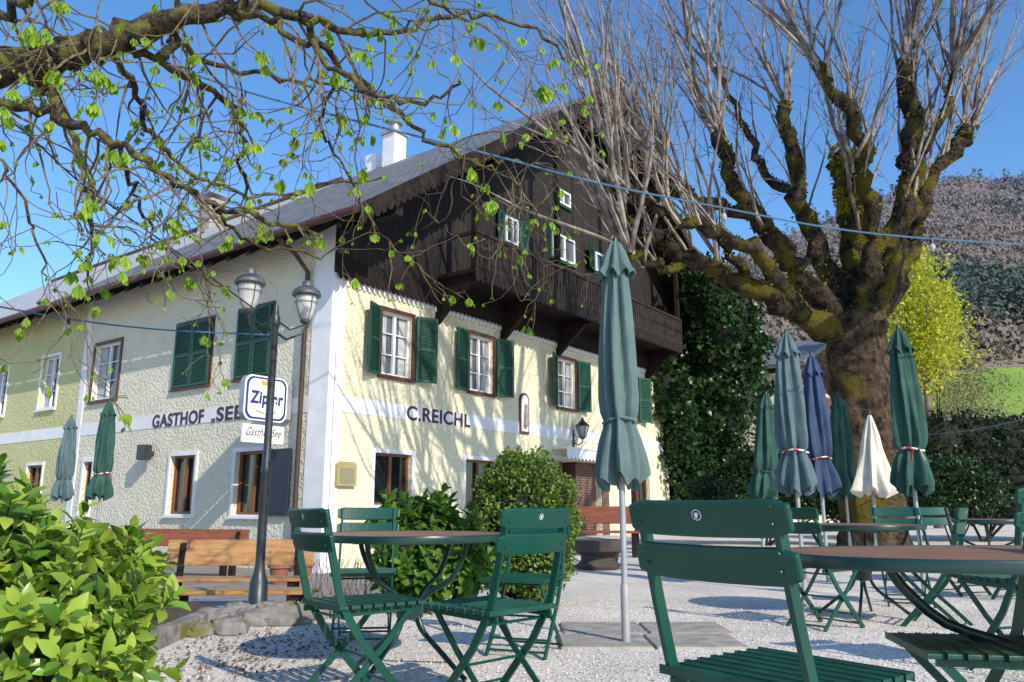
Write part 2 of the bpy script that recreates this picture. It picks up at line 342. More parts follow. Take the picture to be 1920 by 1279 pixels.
# ---------- ground
def sm(t): t=max(0,min(1,t)); return t*t*(3-2*t)
def gh(x,y): return -.42*sm((y-7.7)/1.3)*sm((.5-x)/1.2)
xs=[-700,-300,-120,-60,-35]+[x*.5 for x in range(-50,51)]+[35,60,120,300,700]
ys=[-60,-20,-5]+[y*.4 for y in range(0,80)]+[40,60,100,200,700]
def sheet(name,xs,ys,dz,m,fn=gh):
    vs=[(x,y,fn(x,y)+dz) for y in ys for x in xs]; n=len(xs)
    fs=[(j*n+i,j*n+i+1,(j+1)*n+i+1,(j+1)*n+i) for j in range(len(ys)-1) for i in range(n-1)]
    mb=MB(); mb.add(vs,fs); return mb.build(name,m,smooth=True)
def gravelmat():
    m,nt,b=nt_new('pale_gravel'); L=nt.links.new
    g=nt.nodes.new('ShaderNodeNewGeometry')
    v=nt.nodes.new('ShaderNodeTexVoronoi'); v.inputs['Scale'].default_value=60; L(g.outputs['Position'],v.inputs['Vector'])
    r=nt.nodes.new('ShaderNodeValToRGB'); e=r.color_ramp.elements; e[0].color=(.46,.41,.36,1); e[1].color=(.93,.86,.77,1); L(v.outputs['Color'],r.inputs[0])
    n=nt.nodes.new('ShaderNodeTexNoise'); n.inputs['Scale'].default_value=.8; n.inputs['Detail'].default_value=9; n.inputs['Roughness'].default_value=.65; L(g.outputs['Position'],n.inputs['Vector'])
    mp=nt.nodes.new('ShaderNodeMapRange'); mp.inputs[1].default_value=.35; mp.inputs[2].default_value=.65; mp.inputs['To Min'].default_value=.76; mp.inputs['To Max'].default_value=1.05; L(n.outputs['Fac'],mp.inputs['Value'])
    s=nt.nodes.new('ShaderNodeVectorMath'); s.operation='SCALE'; L(r.outputs[0],s.inputs[0]); L(mp.outputs[0],s.inputs['Scale']); L(s.outputs[0],b.inputs['Base Color'])
    bp=nt.nodes.new('ShaderNodeBump'); bp.inputs['Strength'].default_value=.5; bp.inputs['Distance'].default_value=.012; L(v.outputs['Distance'],bp.inputs['Height']); bp.invert=True; L(bp.outputs[0],b.inputs['Normal'])
    b.inputs['Roughness'].default_value=.95; return m
M['gravel']=gravelmat()
M['asphalt']=mat('grey_asphalt',(.27,.262,.255),(.2,.196,.192),scale=3,rough=.9,bump=.3,bscale=80)
M['grass']=mat('meadow_grass',(.15,.27,.03),(.22,.33,.05),scale=.05,rough=1,bump=.3,bscale=1,coords='Object')
M['hillsoil']=mat('hillside_undergrowth',(.21,.155,.13),(.21,.19,.12),scale=.04,rough=1)
tag(sheet('ground',xs,ys,0,M['gravel']),None,None,kind='structure')
rx=[x*.5 for x in range(-60,-2)]; ry=[8.6+y*.4 for y in range(0,40)]
tag(sheet('road',rx,ry,.004,M['asphalt']),None,None,kind='structure')
n=9000; X=RNG.uniform(-2.2,4.5,n); Y=4.1+RNG.power(.8,n)*4; sz=RNG.uniform(.005,.012,n)
P=np.stack([X,Y,np.zeros(n)+.003],1)
o=leafmesh('loose_gravel',P,RNG.normal(size=(n,3))*[1,1,.2],np.tile([0,0,1.],(n,1))+RNG.normal(size=(n,3))*.3,sz*1.6,(np.array([(0,0,0),(.5,.45,0),(1,0,0),(.5,-.45,0),(.5,0,.5),(.5,0,.5)]),np.array([(0,1,4,5),(1,2,4,5),(2,3,4,5),(3,0,4,5)])),leafmat('pebble',(.8,.74,.66),(.4,.36,.32),0,.9))
tag(o,'loose pale gravel scattered over the terrace','gravel',kind='stuff')
n=1300; X=RNG.normal(-1.7,.45,n); Y=RNG.normal(5.2,.6,n)
ok=(X>-2.2)&(X<.6)&(Y>4)
P=np.stack([X[ok],Y[ok],np.full(ok.sum(),.012)],1); n=len(P)
tag(leafmesh('leaf_litter',P,RNG.normal(size=(n,3))*[1,1,.15],np.tile([0,0,1.],(n,1))+RNG.normal(size=(n,3))*.35,RNG.uniform(.012,.035,n),T_small,M['litter'],None,1.2),'dry brown leaf litter on the gravel by the kerb','leaf litter',kind='stuff')
# ---------- hills
rid=[(900,880),(1050,820),(1250,590),(1450,455),(1650,375),(1800,330),(1920,335),(2300,380),(2900,480)]
RID=[((lambda p:(p.x/p.y,p.z))(atY(a,b,420))) for a,b in rid]
def zr(az): return float(np.interp(az,[r[0] for r in RID],[r[1] for r in RID]))
def hz(x,y):
    if y<50: return -.5
    az=x/y; t=(y-50)/370.; t=min(t,1.25)
    k=.12*t+.88*t**1.5 if t<1 else 1-.6*(t-1)
    return zr(az)*k-.3 + (math.sin(x*.05)*math.cos(y*.04)*3+math.sin(x*.021+y*.03)*4)*sm(t*2)
mb=MB(); azs=[-.1+i*.03 for i in range(50)]; yy=[50+i*9 for i in range(50)]
vs=[(a*y,y,hz(a*y,y)) for y in yy for a in azs]; n=len(azs)
fs=[(j*n+i,j*n+i+1,(j+1)*n+i+1,(j+1)*n+i) for j in range(len(yy)-1) for i in range(n-1)]
ff=[];mi=[]
for f in fs:
    x=sum(vs[i][0] for i in f)/4; y=sum(vs[i][1] for i in f)/4; ff.append(f); mi.append(0 if (70<y<150) else 1)
mb.v=vs; mb.f=ff; mb.m=mi; tag(mb.build('hills',[M['grass'],M['hillsoil']],smooth=True),None,None,kind='structure')
def forest(name,label,n,m,test,conif):
    Ps=[];Ls=[]; k=0
    while k<n:
        y=150+275*random.random()**.8 if random.random()<.95 else random.uniform(100,150); az=random.uniform(.2,.92); x=az*y
        if not test(x,y,az): continue
        k+=1; z=hz(x,y); hgt=random.uniform(4.5,7.5); q=26
        u=RNG.uniform(0,1,q)
        if conif: 
            hgt*=1.2; zz=u*hgt*1.3; r=(1-u)*hgt*.2+.2; a=RNG.uniform(0,6.28,q); rr=r*np.sqrt(RNG.uniform(.2,1,q))
            Ps.append(np.stack([x+rr*np.cos(a),y+rr*np.sin(a),z+zz],1))
        else:
            d=nrm(RNG.normal(size=(q,3)))*np.cbrt(RNG.uniform(.1,1,q))[:,None]
            Ps.append(np.array([x,y,z+hgt*.35])+d*np.array([hgt*.45,hgt*.45,hgt*.4]))
        Ls.append(np.full(q,hgt*(.17 if conif else .26)))
    P=np.concatenate(Ps); L=np.concatenate(Ls); nn=len(P)
    D=RNG.normal(size=(nn,3))*([1,1,.3] if conif else [.7,.4,1.0]); N=RNG.normal(size=(nn,3))*.45+np.array([.5,-.8,.6])
    tag(leafmesh(name,P,D,N,L,T_small,m,wscale=1.0 if not conif else 1.3),label,'forest',kind='stuff')
def meadow(x,y,az): return (az>.5 and y<150)
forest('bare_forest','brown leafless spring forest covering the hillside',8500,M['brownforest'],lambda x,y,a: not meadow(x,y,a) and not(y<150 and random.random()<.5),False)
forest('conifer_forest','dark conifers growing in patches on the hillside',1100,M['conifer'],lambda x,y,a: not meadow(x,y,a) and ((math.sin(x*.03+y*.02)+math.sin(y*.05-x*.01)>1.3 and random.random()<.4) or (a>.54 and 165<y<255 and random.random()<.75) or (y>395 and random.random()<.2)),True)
# ---------- guesthouse
house=thing('guesthouse','large cream roughcast guesthouse with dark wooden gable, balcony and grey shingle roof','guesthouse',tuple(C))
TOPR=5.9; WID=19.5
uz=[]
Wup=[((708,575),(778,712)),((873,628),(930,742)),((1040,668),(1083,768))]
for a,b in Wup: uz.append((FR(*a)[1],FR(*b)[1]))
z1u=sum(u[0] for u in uz)/3; z0u=sum(u[1] for u in uz)/3
upR=[(FR(a[0],a[1])[0],FR(b[0],b[1])[0]) for a,b in Wup]; upR=[((a+b)/2-.5,(a+b)/2+.5) for a,b in upR]; upR.append((upR[2][0]+4.1,upR[2][1]+4.1))
gz1=FR(693,832)[1]-.18; gz0=.93
gR=[(FR(702,850)[0],FR(772,850)[0]),(FR(872,860)[0],FR(930,860)[0]),(FR(1180,880)[0],FR(1216,880)[0]),(FR(1252,880)[0],FR(1282,880)[0])]
dz1=FR(1045,862)[1]; dR0=FR(1040,900)[0]; dR1=FR(1127,900)[0]
opR=[(a,b,z0u,z1u) for a,b in upR]+[(a,b,gz0,gz1) for a,b in gR]+[(dR0,dR1,-.35,dz1)]
def wall(mb,s0,s1,z0,z1,ops,depth=.22):
    S=sorted(set([s0,s1]+[o[0] for o in ops]+[o[1] for o in ops])); Z=sorted(set([z0,z1]+[o[2] for o in ops]+[o[3] for o in ops]))
    for i in range(len(S)-1):
        for j in range(len(Z)-1):
            cs=(S[i]+S[i+1])/2; cz=(Z[j]+Z[j+1])/2
            if any(o[0]<cs<o[1] and o[2]<cz<o[3] for o in ops): continue
            mb.add([(S[i],0,Z[j]),(S[i+1],0,Z[j]),(S[i+1],0,Z[j+1]),(S[i],0,Z[j+1])],[(0,1,2,3)])
    for a,b,c,d in ops:
        for q in ([(a,0,c),(b,0,c),(b,-depth,c),(a,-depth,c)],[(a,0,d),(b,0,d),(b,-depth,d),(a,-depth,d)],[(a,0,c),(a,0,d),(a,-depth,d),(a,-depth,c)],[(b,0,c),(b,0,d),(b,-depth,d),(b,-depth,c)]):
            mb.add(q,[(0,1,2,3)])
mb=MB(MR); wall(mb,0,WID,-.8,TOPR,opR); mb.build('gable_side_wall',M['cream'],house)
mb=MB(MR); mb.prism([(0,TOPR),(WID,TOPR),(WID,7.0),(9.76,13.95),(0,7.05)],-.3,.12); mb.build('wooden_gable',M['boards'],house)
upL=[]
for tl,br in (((175,655),(222,757)),((332,610),(395,727)),((448,592),(508,708))):
    s1=FL(tl[0],(tl[1]+br[1])/2)[0]; s0=FL(br[0],(tl[1]+br[1])/2)[0]; upL.append((s0,s1))
zLu1=(FL(332,610)[1]+FL(448,592)[1])/2; zLu0=(FL(332,727)[1]+FL(448,710)[1])/2
gL=[(FL(365,900)[0],FL(318,900)[0]),(FL(500,900)[0],FL(440,900)[0]),(FL(172,900)[0],FL(155,900)[0])]
glz1=FL(440,848)[1]; glz0=FL(440,965)[1]
opL=[(a,b,zLu0,zLu1) for a,b in upL]+[(a,b,glz0,glz1) for a,b in gL]
LEN=10.8
mb=MB(ML); wall(mb,0,LEN,-.8,7.1,opL); mb.build('eaves_side_wall',M['creamL'],house)
bz0,bz1=FR(632,771)[1],FR(632,741)[1]
mb=MB(MR); mb.box((.36,.0,bz0),(WID,.012,bz1)); mb.build('painted_band',M['white'],house)
mb=MB(ML); mb.box((.62,.0,bz0),(LEN-.18,.012,bz1)); mb.build('painted_band',M['white'],house)
mb=MB(MR); mb.box((-.012,-.6,-.8),(.36,.016,TOPR)); mb.build('corner_pilaster',M['white'],house)
mb=MB(ML); mb.box((-.01,.0,-.8),(.62,.016,7.0)); mb.build('corner_pilaster',M['white'],house)
mb=MB(ML); mb.box((LEN-.18,.0,-.8),(LEN+.12,.018,7.0)); mb.build('corner_pilaster',M['white'],house)
def win(fm,rect,style,root=house,shut=None,deep=.14,base=0,surround=None,rows=3,cols=2,lead=True):
    a,b,c,d=rect; 
    mb=MB(fm); y0=base-deep; y1=base-deep+.06; w=.06
    fmname={'white':M['whitewood'],'brown':M['brownframe']}[style]
    for q in ((a,c,a+w,d),(b-w,c,b,d),(a+w,c,b-w,c+w),(a+w,d-w,b-w,d)): mb.box((q[0],y0,q[1]),(q[2],y1,q[3]))
    m_=(a+b)/2; mb.box((m_-.04,y0+.004,c+w),(m_+.04,y1+.01,d-w))
    for r in range(1,rows):
        z=c+(d-c)*r/rows
        mb.box((a+w,y0+.01,z-.014),(m_-.04,y1-.01,z+.014)); mb.box((m_+.04,y0+.01,z-.014),(b-w,y1-.01,z+.014))
    fr=mb.build('window',fmname,root)
    g=MB(fm); g.box((a,y0-.03,c),(b,y0-.01,d)); g.build('pane',M['glass'] if style=='white' else M['darkglass'],fr)
    if style=='white' and base==0:
        for x0,x1 in ((a+.07,a+(b-a)*.3),(b-(b-a)*.3,b-.07)):
            g=MB(fm)
            n=8; vs=[]; 
            for i in range(n+1):
                x=x0+(x1-x0)*i/n; yv=y0-.006+(.004 if i%2 else 0); vs+=[(x,yv,c+.07),(x,yv,d-.07)]
            g.add(vs,[(2*i,2*i+2,2*i+3,2*i+1) for i in range(n)])
            g.build('curtain',M['curtain'],fr)
    if lead:
        g=MB(fm)
        t=.09; e=.035
        for q in ((a-t,c-t,a,d+t),(b,c-t,b+t,d+t),(a,c-t,b,c),(a,d,b,d+t)): g.box((q[0],base+.001,q[1]),(q[2],base+e,q[3]))
        g.build('surround',surround or M['maroon'],fr)
        g=MB(fm); g.box((a-t,base+e,c-t),(b+t,base+e+.05,c-t+.05)); g.build('sill',surround or M['maroon'],fr)
    if shut:
        for sgn in shut: shutter(fm,(b+.1,b+.1+(b-a)*.56,c-.05,d+.05) if sgn>0 else (a-.1-(b-a)*.56,a-.1,c-.05,d+.05),fr,base+.04,sgn)
    return fr
def shutter(fm,r,parent,o=.04,sgn=1,angle=None):
    a,b,c,d=r; ang=random.uniform(.12,.45) if angle is None else angle
    hx=a if sgn>0 else b
    def T(x,y): 
        dx=x-hx
        return (hx+dx*math.cos(ang), o+abs(dx)*math.sin(ang)+y)
    mb=MB(fm)
    def bx(x0,x1,z0,z1,y0=0,y1=.045,tilt=0):
        p0=T(x0,y0);p1=T(x1,y0);q0=T(x0,y1);q1=T(x1,y1)
        mb.add([(p0[0],p0[1],z0),(p1[0],p1[1],z0),(q1[0],q1[1],z0+tilt),(q0[0],q0[1],z0+tilt),(p0[0],p0[1],z1),(p1[0],p1[1],z1),(q1[0],q1[1],z1+tilt),(q0[0],q0[1],z1+tilt)],
          [(0,3,2,1),(4,5,6,7),(0,1,5,4),(1,2,6,5),(2,3,7,6),(3,0,4,7)])
    t=.07; bx(a,a+t,c,d); bx(b-t,b,c,d); bx(a+t,b-t,c,c+t); bx(a+t,b-t,d-t,d); mz=(c+d)/2; bx(a+t,b-t,mz-.04,mz+.04)
    k=c+t
    while k<d-t:
        bx(a+t,b-t,k+.01,k+.03,.008,.036,-.028); k+=.055
    bx(a+t,b-t,c+t,d-t,.002,.006)
    return mb.build('shutter',M['shutter'],parent)
for a,b in upR: win(MR,(a,b,z0u,z1u),'white',shut=(-1,1))
for i,(a,b) in enumerate(gR): win(MR,(a,b,gz0,gz1),'brown',surround=M['white'],rows=1,deep=.16)
for i,(a,b) in enumerate(upL):
    if i==0: win(ML,(a,b,zLu0,zLu1),'white',rows=3)
    else:
        f=win(ML,(a,b,zLu0,zLu1),'white'); m_=(a+b)/2
        shutter(ML,(a-.02,m_-.01,zLu0-.02,zLu1+.02),f,.04,1,0.0); shutter(ML,(m_+.01,b+.02,zLu0-.02,zLu1+.02),f,.04,-1,0.0)
for i,(a,b) in enumerate(gL): win(ML,(a,b,glz0,glz1),'brown',surround=M['white'],rows=1,deep=.16)
mb=MB(ML); a=gL[1][0]; mb.box((a-.85,.05,glz0-.02),(a-.12,.09,glz1)); mb.box((a-.80,.09,glz0+.05),(a-.17,.1,glz1-.07)); mb.build('side_screen',mat('dark_slate_panel',(.03,.035,.06),(.025,.03,.05)),house)
def gwin(tl,br,shut=None):
    cy=(tl[1]+br[1])/2; s0=FR(tl[0],cy,.12)[0]; s1=FR(br[0],cy,.12)[0]; cx=(tl[0]+br[0])/2; z1=FR(cx,tl[1],.12)[1]; z0=FR(cx,br[1],.12)[1]
    win(MR,(s0,s1,z0,z1),'white',shut=shut,deep=-.03,base=.12,surround=M['shutter'],rows=1)
gwin((945,410),(968,458),(-1,1)); gwin((1034,444),(1074,490)); gwin((1114,480),(1142,514),(-1,)); gwin((1038,358),(1066,384))
# roof
EZ=6.6; RZ=14.1; RS=9.76; ES=-.9; ER=RS*2+.9
def roofslab(mb,o0,o1,th=.16):
    mb.prism([(ES,EZ),(RS,RZ),(RS,RZ+th),(ES-.05,EZ+th)],o0,o1); mb.prism([(ER,EZ),(RS+.001,RZ),(RS+.001,RZ+th),(ER+.05,EZ+th)],o0,o1)
mb=MB(MR); roofslab(mb,-11.2,1.8); roof=mb.build('roof',M['slate'],house)
mb=MB(MR)
mb.prism([(ES+.02,EZ-.04),(RS,RZ-.04),(RS,RZ-.005),(ES+.02,EZ-.005)],-11,1.76); mb.prism([(ER-.02,EZ-.04),(RS,RZ-.04),(RS,RZ-.005),(ER-.02,EZ-.005)],-11,1.76)
k=-11
while k<1.7:
    mb.prism([(ES+.05,EZ-.18),(0.3,EZ+.66),(0.3,EZ+.8),(ES+.05,EZ-.04)],k,k+.12); k+=.75
for s in (.1,3.5,6.8,RS-.12,12.7,16,WID-.2):
    z=EZ+(s-ES)*.7036 if s<RS else EZ+(ER-s)*.7036
    mb.box((s,-.3,z-.42),(s+.24,1.7,z-.16))
mb.build('rafters',M['darkwoodh'],roof)
mb=MB(MR)
def rake(s0,z0,s1,z1,o):
    L=math.hypot(s1-s0,z1-z0); n=int(L/.22); 
    for i in range(n):
        t0=i/n;t1=(i+1)/n; a=V((s0+(s1-s0)*t0,z0+(z1-z0)*t0)); b=V((s0+(s1-s0)*t1,z0+(z1-z0)*t1))
        mb.prism([(a.x,a.y+.16),(a.x,a.y-.2),((a.x*.75+b.x*.25),(a.y*.75+b.y*.25)-.3),((a.x*.25+b.x*.75),(a.y*.25+b.y*.75)-.3),(b.x,b.y-.2),(b.x,b.y+.16)],o,o+.035)
rake(ES-.05,EZ,RS,RZ,1.802); rake(RS,RZ,ER+.05,EZ,1.802); mb.build('barge_board',M['darkwoodh'],roof)
mb=MB(MR); mb.tube([(ES-.12,1.75,EZ+.02),(ES-.12,-11.2,EZ+.02)],.075,8); mb.build('gutter',M['maroon'],roof,smooth=True)
mb=MB(MR); q=8.0; mb.box((RS-.5,-q-.32,RZ-1.2),(RS+.15,-q+.32,RZ+1.15)); mb.build('chimney',M['white'],roof)
mb=MB(MR); mb.box((RS-.58,-q-.4,RZ+1.15),(RS+.23,-q+.4,RZ+1.25)); mb.build('chimney_slab',M['concrete'],roof)
mb=MB(MR); mb.lathe([(.0,0),(.24,0),(.24,.25),(.18,.27),(.18,.4),(.31,.42),(.26,.52),(.02,.62)],(RS-.18,-q,RZ+1.25),14); mb.build('chimney_cowl',M['steel'],roof,smooth=True)
mb=MB(MR); q=9.3; mb.box((RS-.2,-q-.3,RZ-.8),(RS+.3,-q+.3,RZ+.75)); mb.build('chimney',M['white'],roof)
def skirt(name,zo,o0,o1,m,top=.35):
    mb=MB(MR); n=int(WID/.16)
    for i in range(n):
        a=i*WID/n;b=(i+1)*WID/n
        mb.prism([(a,TOPR+top+zo),(a,TOPR-.05+zo),(a+.04,TOPR-.13+zo),((a+b)/2,TOPR-.16+zo),(b-.04,TOPR-.13+zo),(b,TOPR-.05+zo),(b,TOPR+top+zo)],o0,o1)
    mb.build(name,m,house)
skirt('scalloped_boards',0,.13,.17,M['darkwood'])
skirt('white_scalloped_trim',-.1,.02,.05,M['white'],.05)
# balcony
BZ=6.45; BO=1.35; bs0=3.2; bs1=15.0
mb=MB(MR); mb.box((bs0,.12,BZ),(bs1,BO,BZ+.1)); 
for i in range(60):
    a=bs0+(bs1-bs0)*i/60; b=bs0+(bs1-bs0)*(i+1)/60
    mb.prism([(a,BZ+.1),(a,BZ-.16),((a+b)/2,BZ-.24),(b,BZ-.16),(b,BZ+.1)],BO,BO+.03)
bal=mb.build('balcony',M['darkwoodh'],house)
mb=MB(MR); mb.box((bs0,BO-.04,BZ+.98),(bs1,BO+.06,BZ+1.06)); mb.box((bs0,BO-.02,BZ+.14),(bs1,BO+.03,BZ+.22)); mb.box((bs1-.08,.12,BZ+.98),(bs1,BO-.04,BZ+1.06)); mb.box((bs0,.12,BZ+.98),(bs0+.08,BO-.04,BZ+1.06))
k=bs0+.02
while k<bs1:
    mb.prism([(k,BZ+.1),(k,BZ+.45),(k+.03,BZ+.55),(k,BZ+.65),(k,BZ+.98),(k+.11,BZ+.98),(k+.11,BZ+.65),(k+.08,BZ+.55),(k+.11,BZ+.45),(k+.11,BZ+.1)],BO,BO+.025); k+=.15
for o_ in [.2+.15*i for i in range(8)]: mb.box((bs1-.04,o_,BZ+.1),(bs1-.01,o_+.12,BZ+.98))
mb.build('railing',mat('greyed_rail_wood',(.04,.029,.024),(.02,.015,.012),scale=5,rough=.8,bump=.4,spec=.25),bal)
for s in (bs0+.1,6,8.8,11.6,bs1-.3):
    mb=MB(MR)
    mb.box((s,.0,BZ-.22),(s+.2,BO-.05,BZ)); 
    mb.add([(s,.01,BZ-1.1),(s+.16,.01,BZ-1.1),(s,.01,BZ-.22),(s+.16,.01,BZ-.22),(s,BO-.3,BZ-.22),(s+.16,BO-.3,BZ-.22),(s,.35,BZ-.8),(s+.16,.35,BZ-.8)],[(0,2,4,6),(1,7,5,3),(0,6,7,1),(6,4,5,7),(2,3,5,4),(0,1,3,2)])
    mb.build('bracket',M['darkwoodh'],bal)
for s in (bs0,6.9,11,bs1-.16):
    mb=MB(MR)
    z=min(EZ+(s-ES)*.7036,EZ+(ER-s)*.7036)-.1
    mb.box((s,BO-.14,BZ+.1),(s+.15,BO-.01,z))
    mb.build('post',M['darkwoodh'],bal)
# door
w_=(dR1-dR0)
mb=MB(MR); mb.box((dR0,-.9,-.35),(dR0+w_*.55,-.84,dz1)); mb.build('door_niche',M['brick'],house)
mb=MB(MR); mb.box((dR0+w_*.55,-.9,-.35),(dR1,-.2,dz1)); mb.build('brick_pier',M['brick'],house)
mb=MB(MR); mb.box((dR1+.02,.0,-.3),(dR1+.45,.03,dz1)); mb.build('brick_pier',M['brick'],house)
mb=MB(MR); mb.box((dR0+.08,-.5,-.35),(dR0+.2,-.42,dz1)); mb.box((dR0+.95,-.5,-.35),(dR0+1.07,-.42,dz1)); mb.box((dR0+.2,-.5,-.35),(dR0+.95,-.42,.5)); mb.box((dR0+.2,-.5,dz1-.14),(dR0+.95,-.42,dz1)); dd=mb.build('door',M['brownframe'],house)
mb=MB(MR); mb.box((dR0+.2,-.48,.5),(dR0+.95,-.46,dz1-.14)); mb.build('pane',M['darkglass'],dd)
mb=MB(MR); mb.box((dR0+.87,-.42,.62),(dR0+.9,-.38,.85)); mb.build('handle',M['steel'],dd)
mb=MB(MR); t=.12; mb.box((dR0-t,.0,-.35),(dR0-.002,.05,dz1+t)); mb.box((dR0,.0,dz1+.002),(dR1+.5,.05,dz1+t)); n=16
for i in range(n):
    a=dR0-.1+(w_+.6)*i/n; b=dR0-.1+(w_+.6)*(i+1)/n
    mb.prism([(a,dz1+.3),(a,dz1+.06),((a+b)/2,dz1-.03),(b,dz1+.06),(b,dz1+.3)],.5,.53)
mb.box((dR0-.1,.05,dz1+.3),(dR1+.5,.56,dz1+.35)); mb.build('door_canopy',M['whitewood'],house)
mb=MB(ML); mb.tube([(.75,.95,6.55),(.75,.5,6.35),(.75,.1,6.0),(.75,.1,-.4)],.055,8); mb.build('downpipe',mat('brown_pipe',(.06,.035,.03),(.05,.03,.025),rough=.4),house,smooth=True)
mb=MB(MR); mb.tube([(.14,.06,4.2),(.14,.06,-.3)],.02,6); mb.build('cable_conduit',M['white'],house,smooth=True)
# lettering
def text(body,T,x0,x1,z0,z1,m,parent,bold=.02,name='lettering',shear=0,ext=.012):
    cu=bpy.data.curves.new('t','FONT'); cu.body=body; cu.extrude=.02; cu.offset=bold; cu.shear=shear; cu.space_character=1.08
    to=bpy.data.objects.new('t',cu); COL.objects.link(to); bpy.context.view_layer.update()
    dg=bpy.context.evaluated_depsgraph_get(); me=bpy.data.meshes.new_from_object(to.evaluated_get(dg)); bpy.data.objects.remove(to)
    xs_=[v.co.x for v in me.vertices]; ys_=[v.co.y for v in me.vertices]
    ax,bx_=min(xs_),max(xs_); ay,by=min(ys_),max(ys_)
    for v in me.vertices:
        x=x0+(v.co.x-ax)/(bx_-ax)*(x1-x0); z=z0+(v.co.y-ay)/(by-ay)*(z1-z0); y=ext*(1 if v.co.z>0 else 0.1)
        v.co=T@V((x,y,z))
    me.materials.clear(); me.materials.append(m); me.name=name
    o=bpy.data.objects.new(name,me); COL.objects.link(o); link_parent(o,parent); return o
s0=FR(762,775)[0]; s1=FR(881,790)[0]
MRt=MR@Matrix.Translation((0,.013,0)); text('C.REICHL',MRt,s0,s1,bz0+.0,bz1-.0,M['navytext'],house)
MLt=frame(C+nL*.013,-dL,nL,UP)
sa=FL(287,795)[0]; sb=FL(383,785)[0]; sc=FL(398,785)[0]; sd_=FL(456,770)[0]
text('GASTHOF',MLt,-sa,-sb,bz0+.0,bz1-.0,M['navytext'],house,bold=.025); text(',,',MLt,-sc,-(sc-.14),bz0-.03,bz0+.09,M['navytext'],house); text("SEE",MLt,-(sc-.2),-sd_,bz0,bz1,M['navytext'],house,bold=.025)
# ---------- adjoining house
adj=thing('adjoining_house','yellow green roughcast wing at the far left under a pale roof','house',tuple(C+dL*LEN))
wa=[(LEN+1.6,LEN+2.7,zLu0,zLu1),(LEN+5.2,LEN+6.4,zLu0,zLu1),(LEN+1.9,LEN+2.9,glz0,glz1)]
mb=MB(ML); wall(mb,LEN+.12,36,-.8,7.1,wa); mb.build('wall',M['ochre'],adj)
for k,r in enumerate(wa): win(ML,r,'white' if k<2 else 'brown',root=adj,surround=M['whitewood'])
mb=MB(ML); mb.box((LEN+.12,0,bz0),(36,.012,bz1)); mb.build('painted_band',M['white'],adj)
mb=MB(MR); roofslab(mb,-37,-11.21,.16); r2=mb.build('roof',M['paleroof'],adj)
mb=MB(MR); mb.prism([(ES+.02,EZ-.04),(RS,RZ-.04),(RS,RZ-.005),(ES+.02,EZ-.005)],-37,-11.3); k=-37
while k<-11.5: mb.prism([(ES+.05,EZ-.18),(0.3,EZ+.66),(0.3,EZ+.8),(ES+.05,EZ-.04)],k,k+.12); k+=.75
mb.build('rafters',M['darkwoodh'],r2)
mb=MB(MR); mb.tube([(ES-.12,-11.2,EZ+.02),(ES-.12,-37,EZ+.02)],.075,8); mb.build('gutter',M['maroon'],r2,smooth=True)
mb=MB(MR); mb.tube([(RS,-11.2,RZ+.2),(RS,-37,RZ+.2)],.14,8); mb.build('ridge_cap',M['brownboard'],r2,smooth=True)
mb=MB(MR); q=20.3; mb.box((RS-.6,-q-.5,RZ-1.2),(RS+.2,-q+.5,RZ+1.3)); mb.build('chimney',M['concrete'],r2)
mb=MB(MR); mb.box((RS-.75,-q-.65,RZ+1.5),(RS+.35,-q+.65,RZ+1.58)); mb.box((RS-.25,-q-.1,RZ+1.3),(RS-.15,-q+.1,RZ+1.5)); mb.build('chimney_cap',M['steel'],r2)
# ---------- small wall things
s,z=FR(648,890,.05)
t=thing('menu_box','small beige illuminated menu box beside the corner on the sunny wall','menu box',tuple(MR@V((s,.0,z-.25))))
mb=MB(MR); mb.box((s-.27,0,z-.24),(s+.27,.1,z+.2)); mb.prism([(s-.27,z+.202),(s+.27,z+.202),(s+.2,z+.27),(s-.2,z+.27)],0,.1); mb.build('case',mat('beige_case',(.4,.33,.14),(.33,.27,.11),rough=.5),t)
mb=MB(MR); mb.box((s-.2,.1,z-.18),(s+.2,.106,z+.14)); mb.build('menu_sheet',mat('cream_paper',(.3,.27,.16),(.18,.16,.1),scale=30,stretch=(1,1,8)),t)
s,z=FR(983,775,.03)
t=thing('wall_shrine','narrow arched niche picture frame with a pale figure on the wall','shrine',tuple(MR@V((s,0,z-.5))))
def arch(s,z,w,h,n=8): return [(s-w,z-h),(s+w,z-h)]+[(s+w*math.cos(math.pi*i/n),z+h-w+w*math.sin(math.pi*i/n)) for i in range(n+1)]
mb=MB(MR); mb.prism(arch(s,z,.22,.58),0,.05); mb.build('frame',M['pinktrim'],t)
mb=MB(MR); mb.prism(arch(s,z,.16,.51),.05,.056); mb.build('backing',M['white'],t)
mb=MB(MR); mb.lathe([(.01,0),(.09,.01),(.10,.1),(.07,.32),(.08,.42),(.05,.47),(.03,.5),(.05,.54),(.05,.6),(.02,.64)],(s,.1,z-.38),10); mb.build('figure',mat('stone_figure',(.3,.27,.25),(.2,.18,.17)),t,smooth=True)
s,z=FR(1090,808,.3)
t=thing('wall_lantern','black wrought iron lantern on a curled bracket above the entrance','lantern',tuple(MR@V((s,0,z))))
mb=MB(MR); mb.tube([(s,0,z-.35),(s,.2,z-.42),(s,.34,z-.34),(s,.34,z-.22)],.018,6); mb.tube([(s,0,z-.05),(s,.15,z-.2),(s,.05,z-.35)],.012,6); mb.box((s-.05,0,z-.5),(s+.05,.02,z+.05)); mb.build('bracket',M['blackiron'],t,smooth=True)
mb=MB(MR); mb.lathe([(.1,0),(.19,.34)],(s,.34,z-.2),6); mb.build('glass',glassmat('lantern_pane',(.4,.4,.38)),t)
mb=MB(MR); mb.lathe([(.22,0),(.22,.02),(.06,.17),(.05,.2),(.02,.27)],(s,.34,z+.141),6)
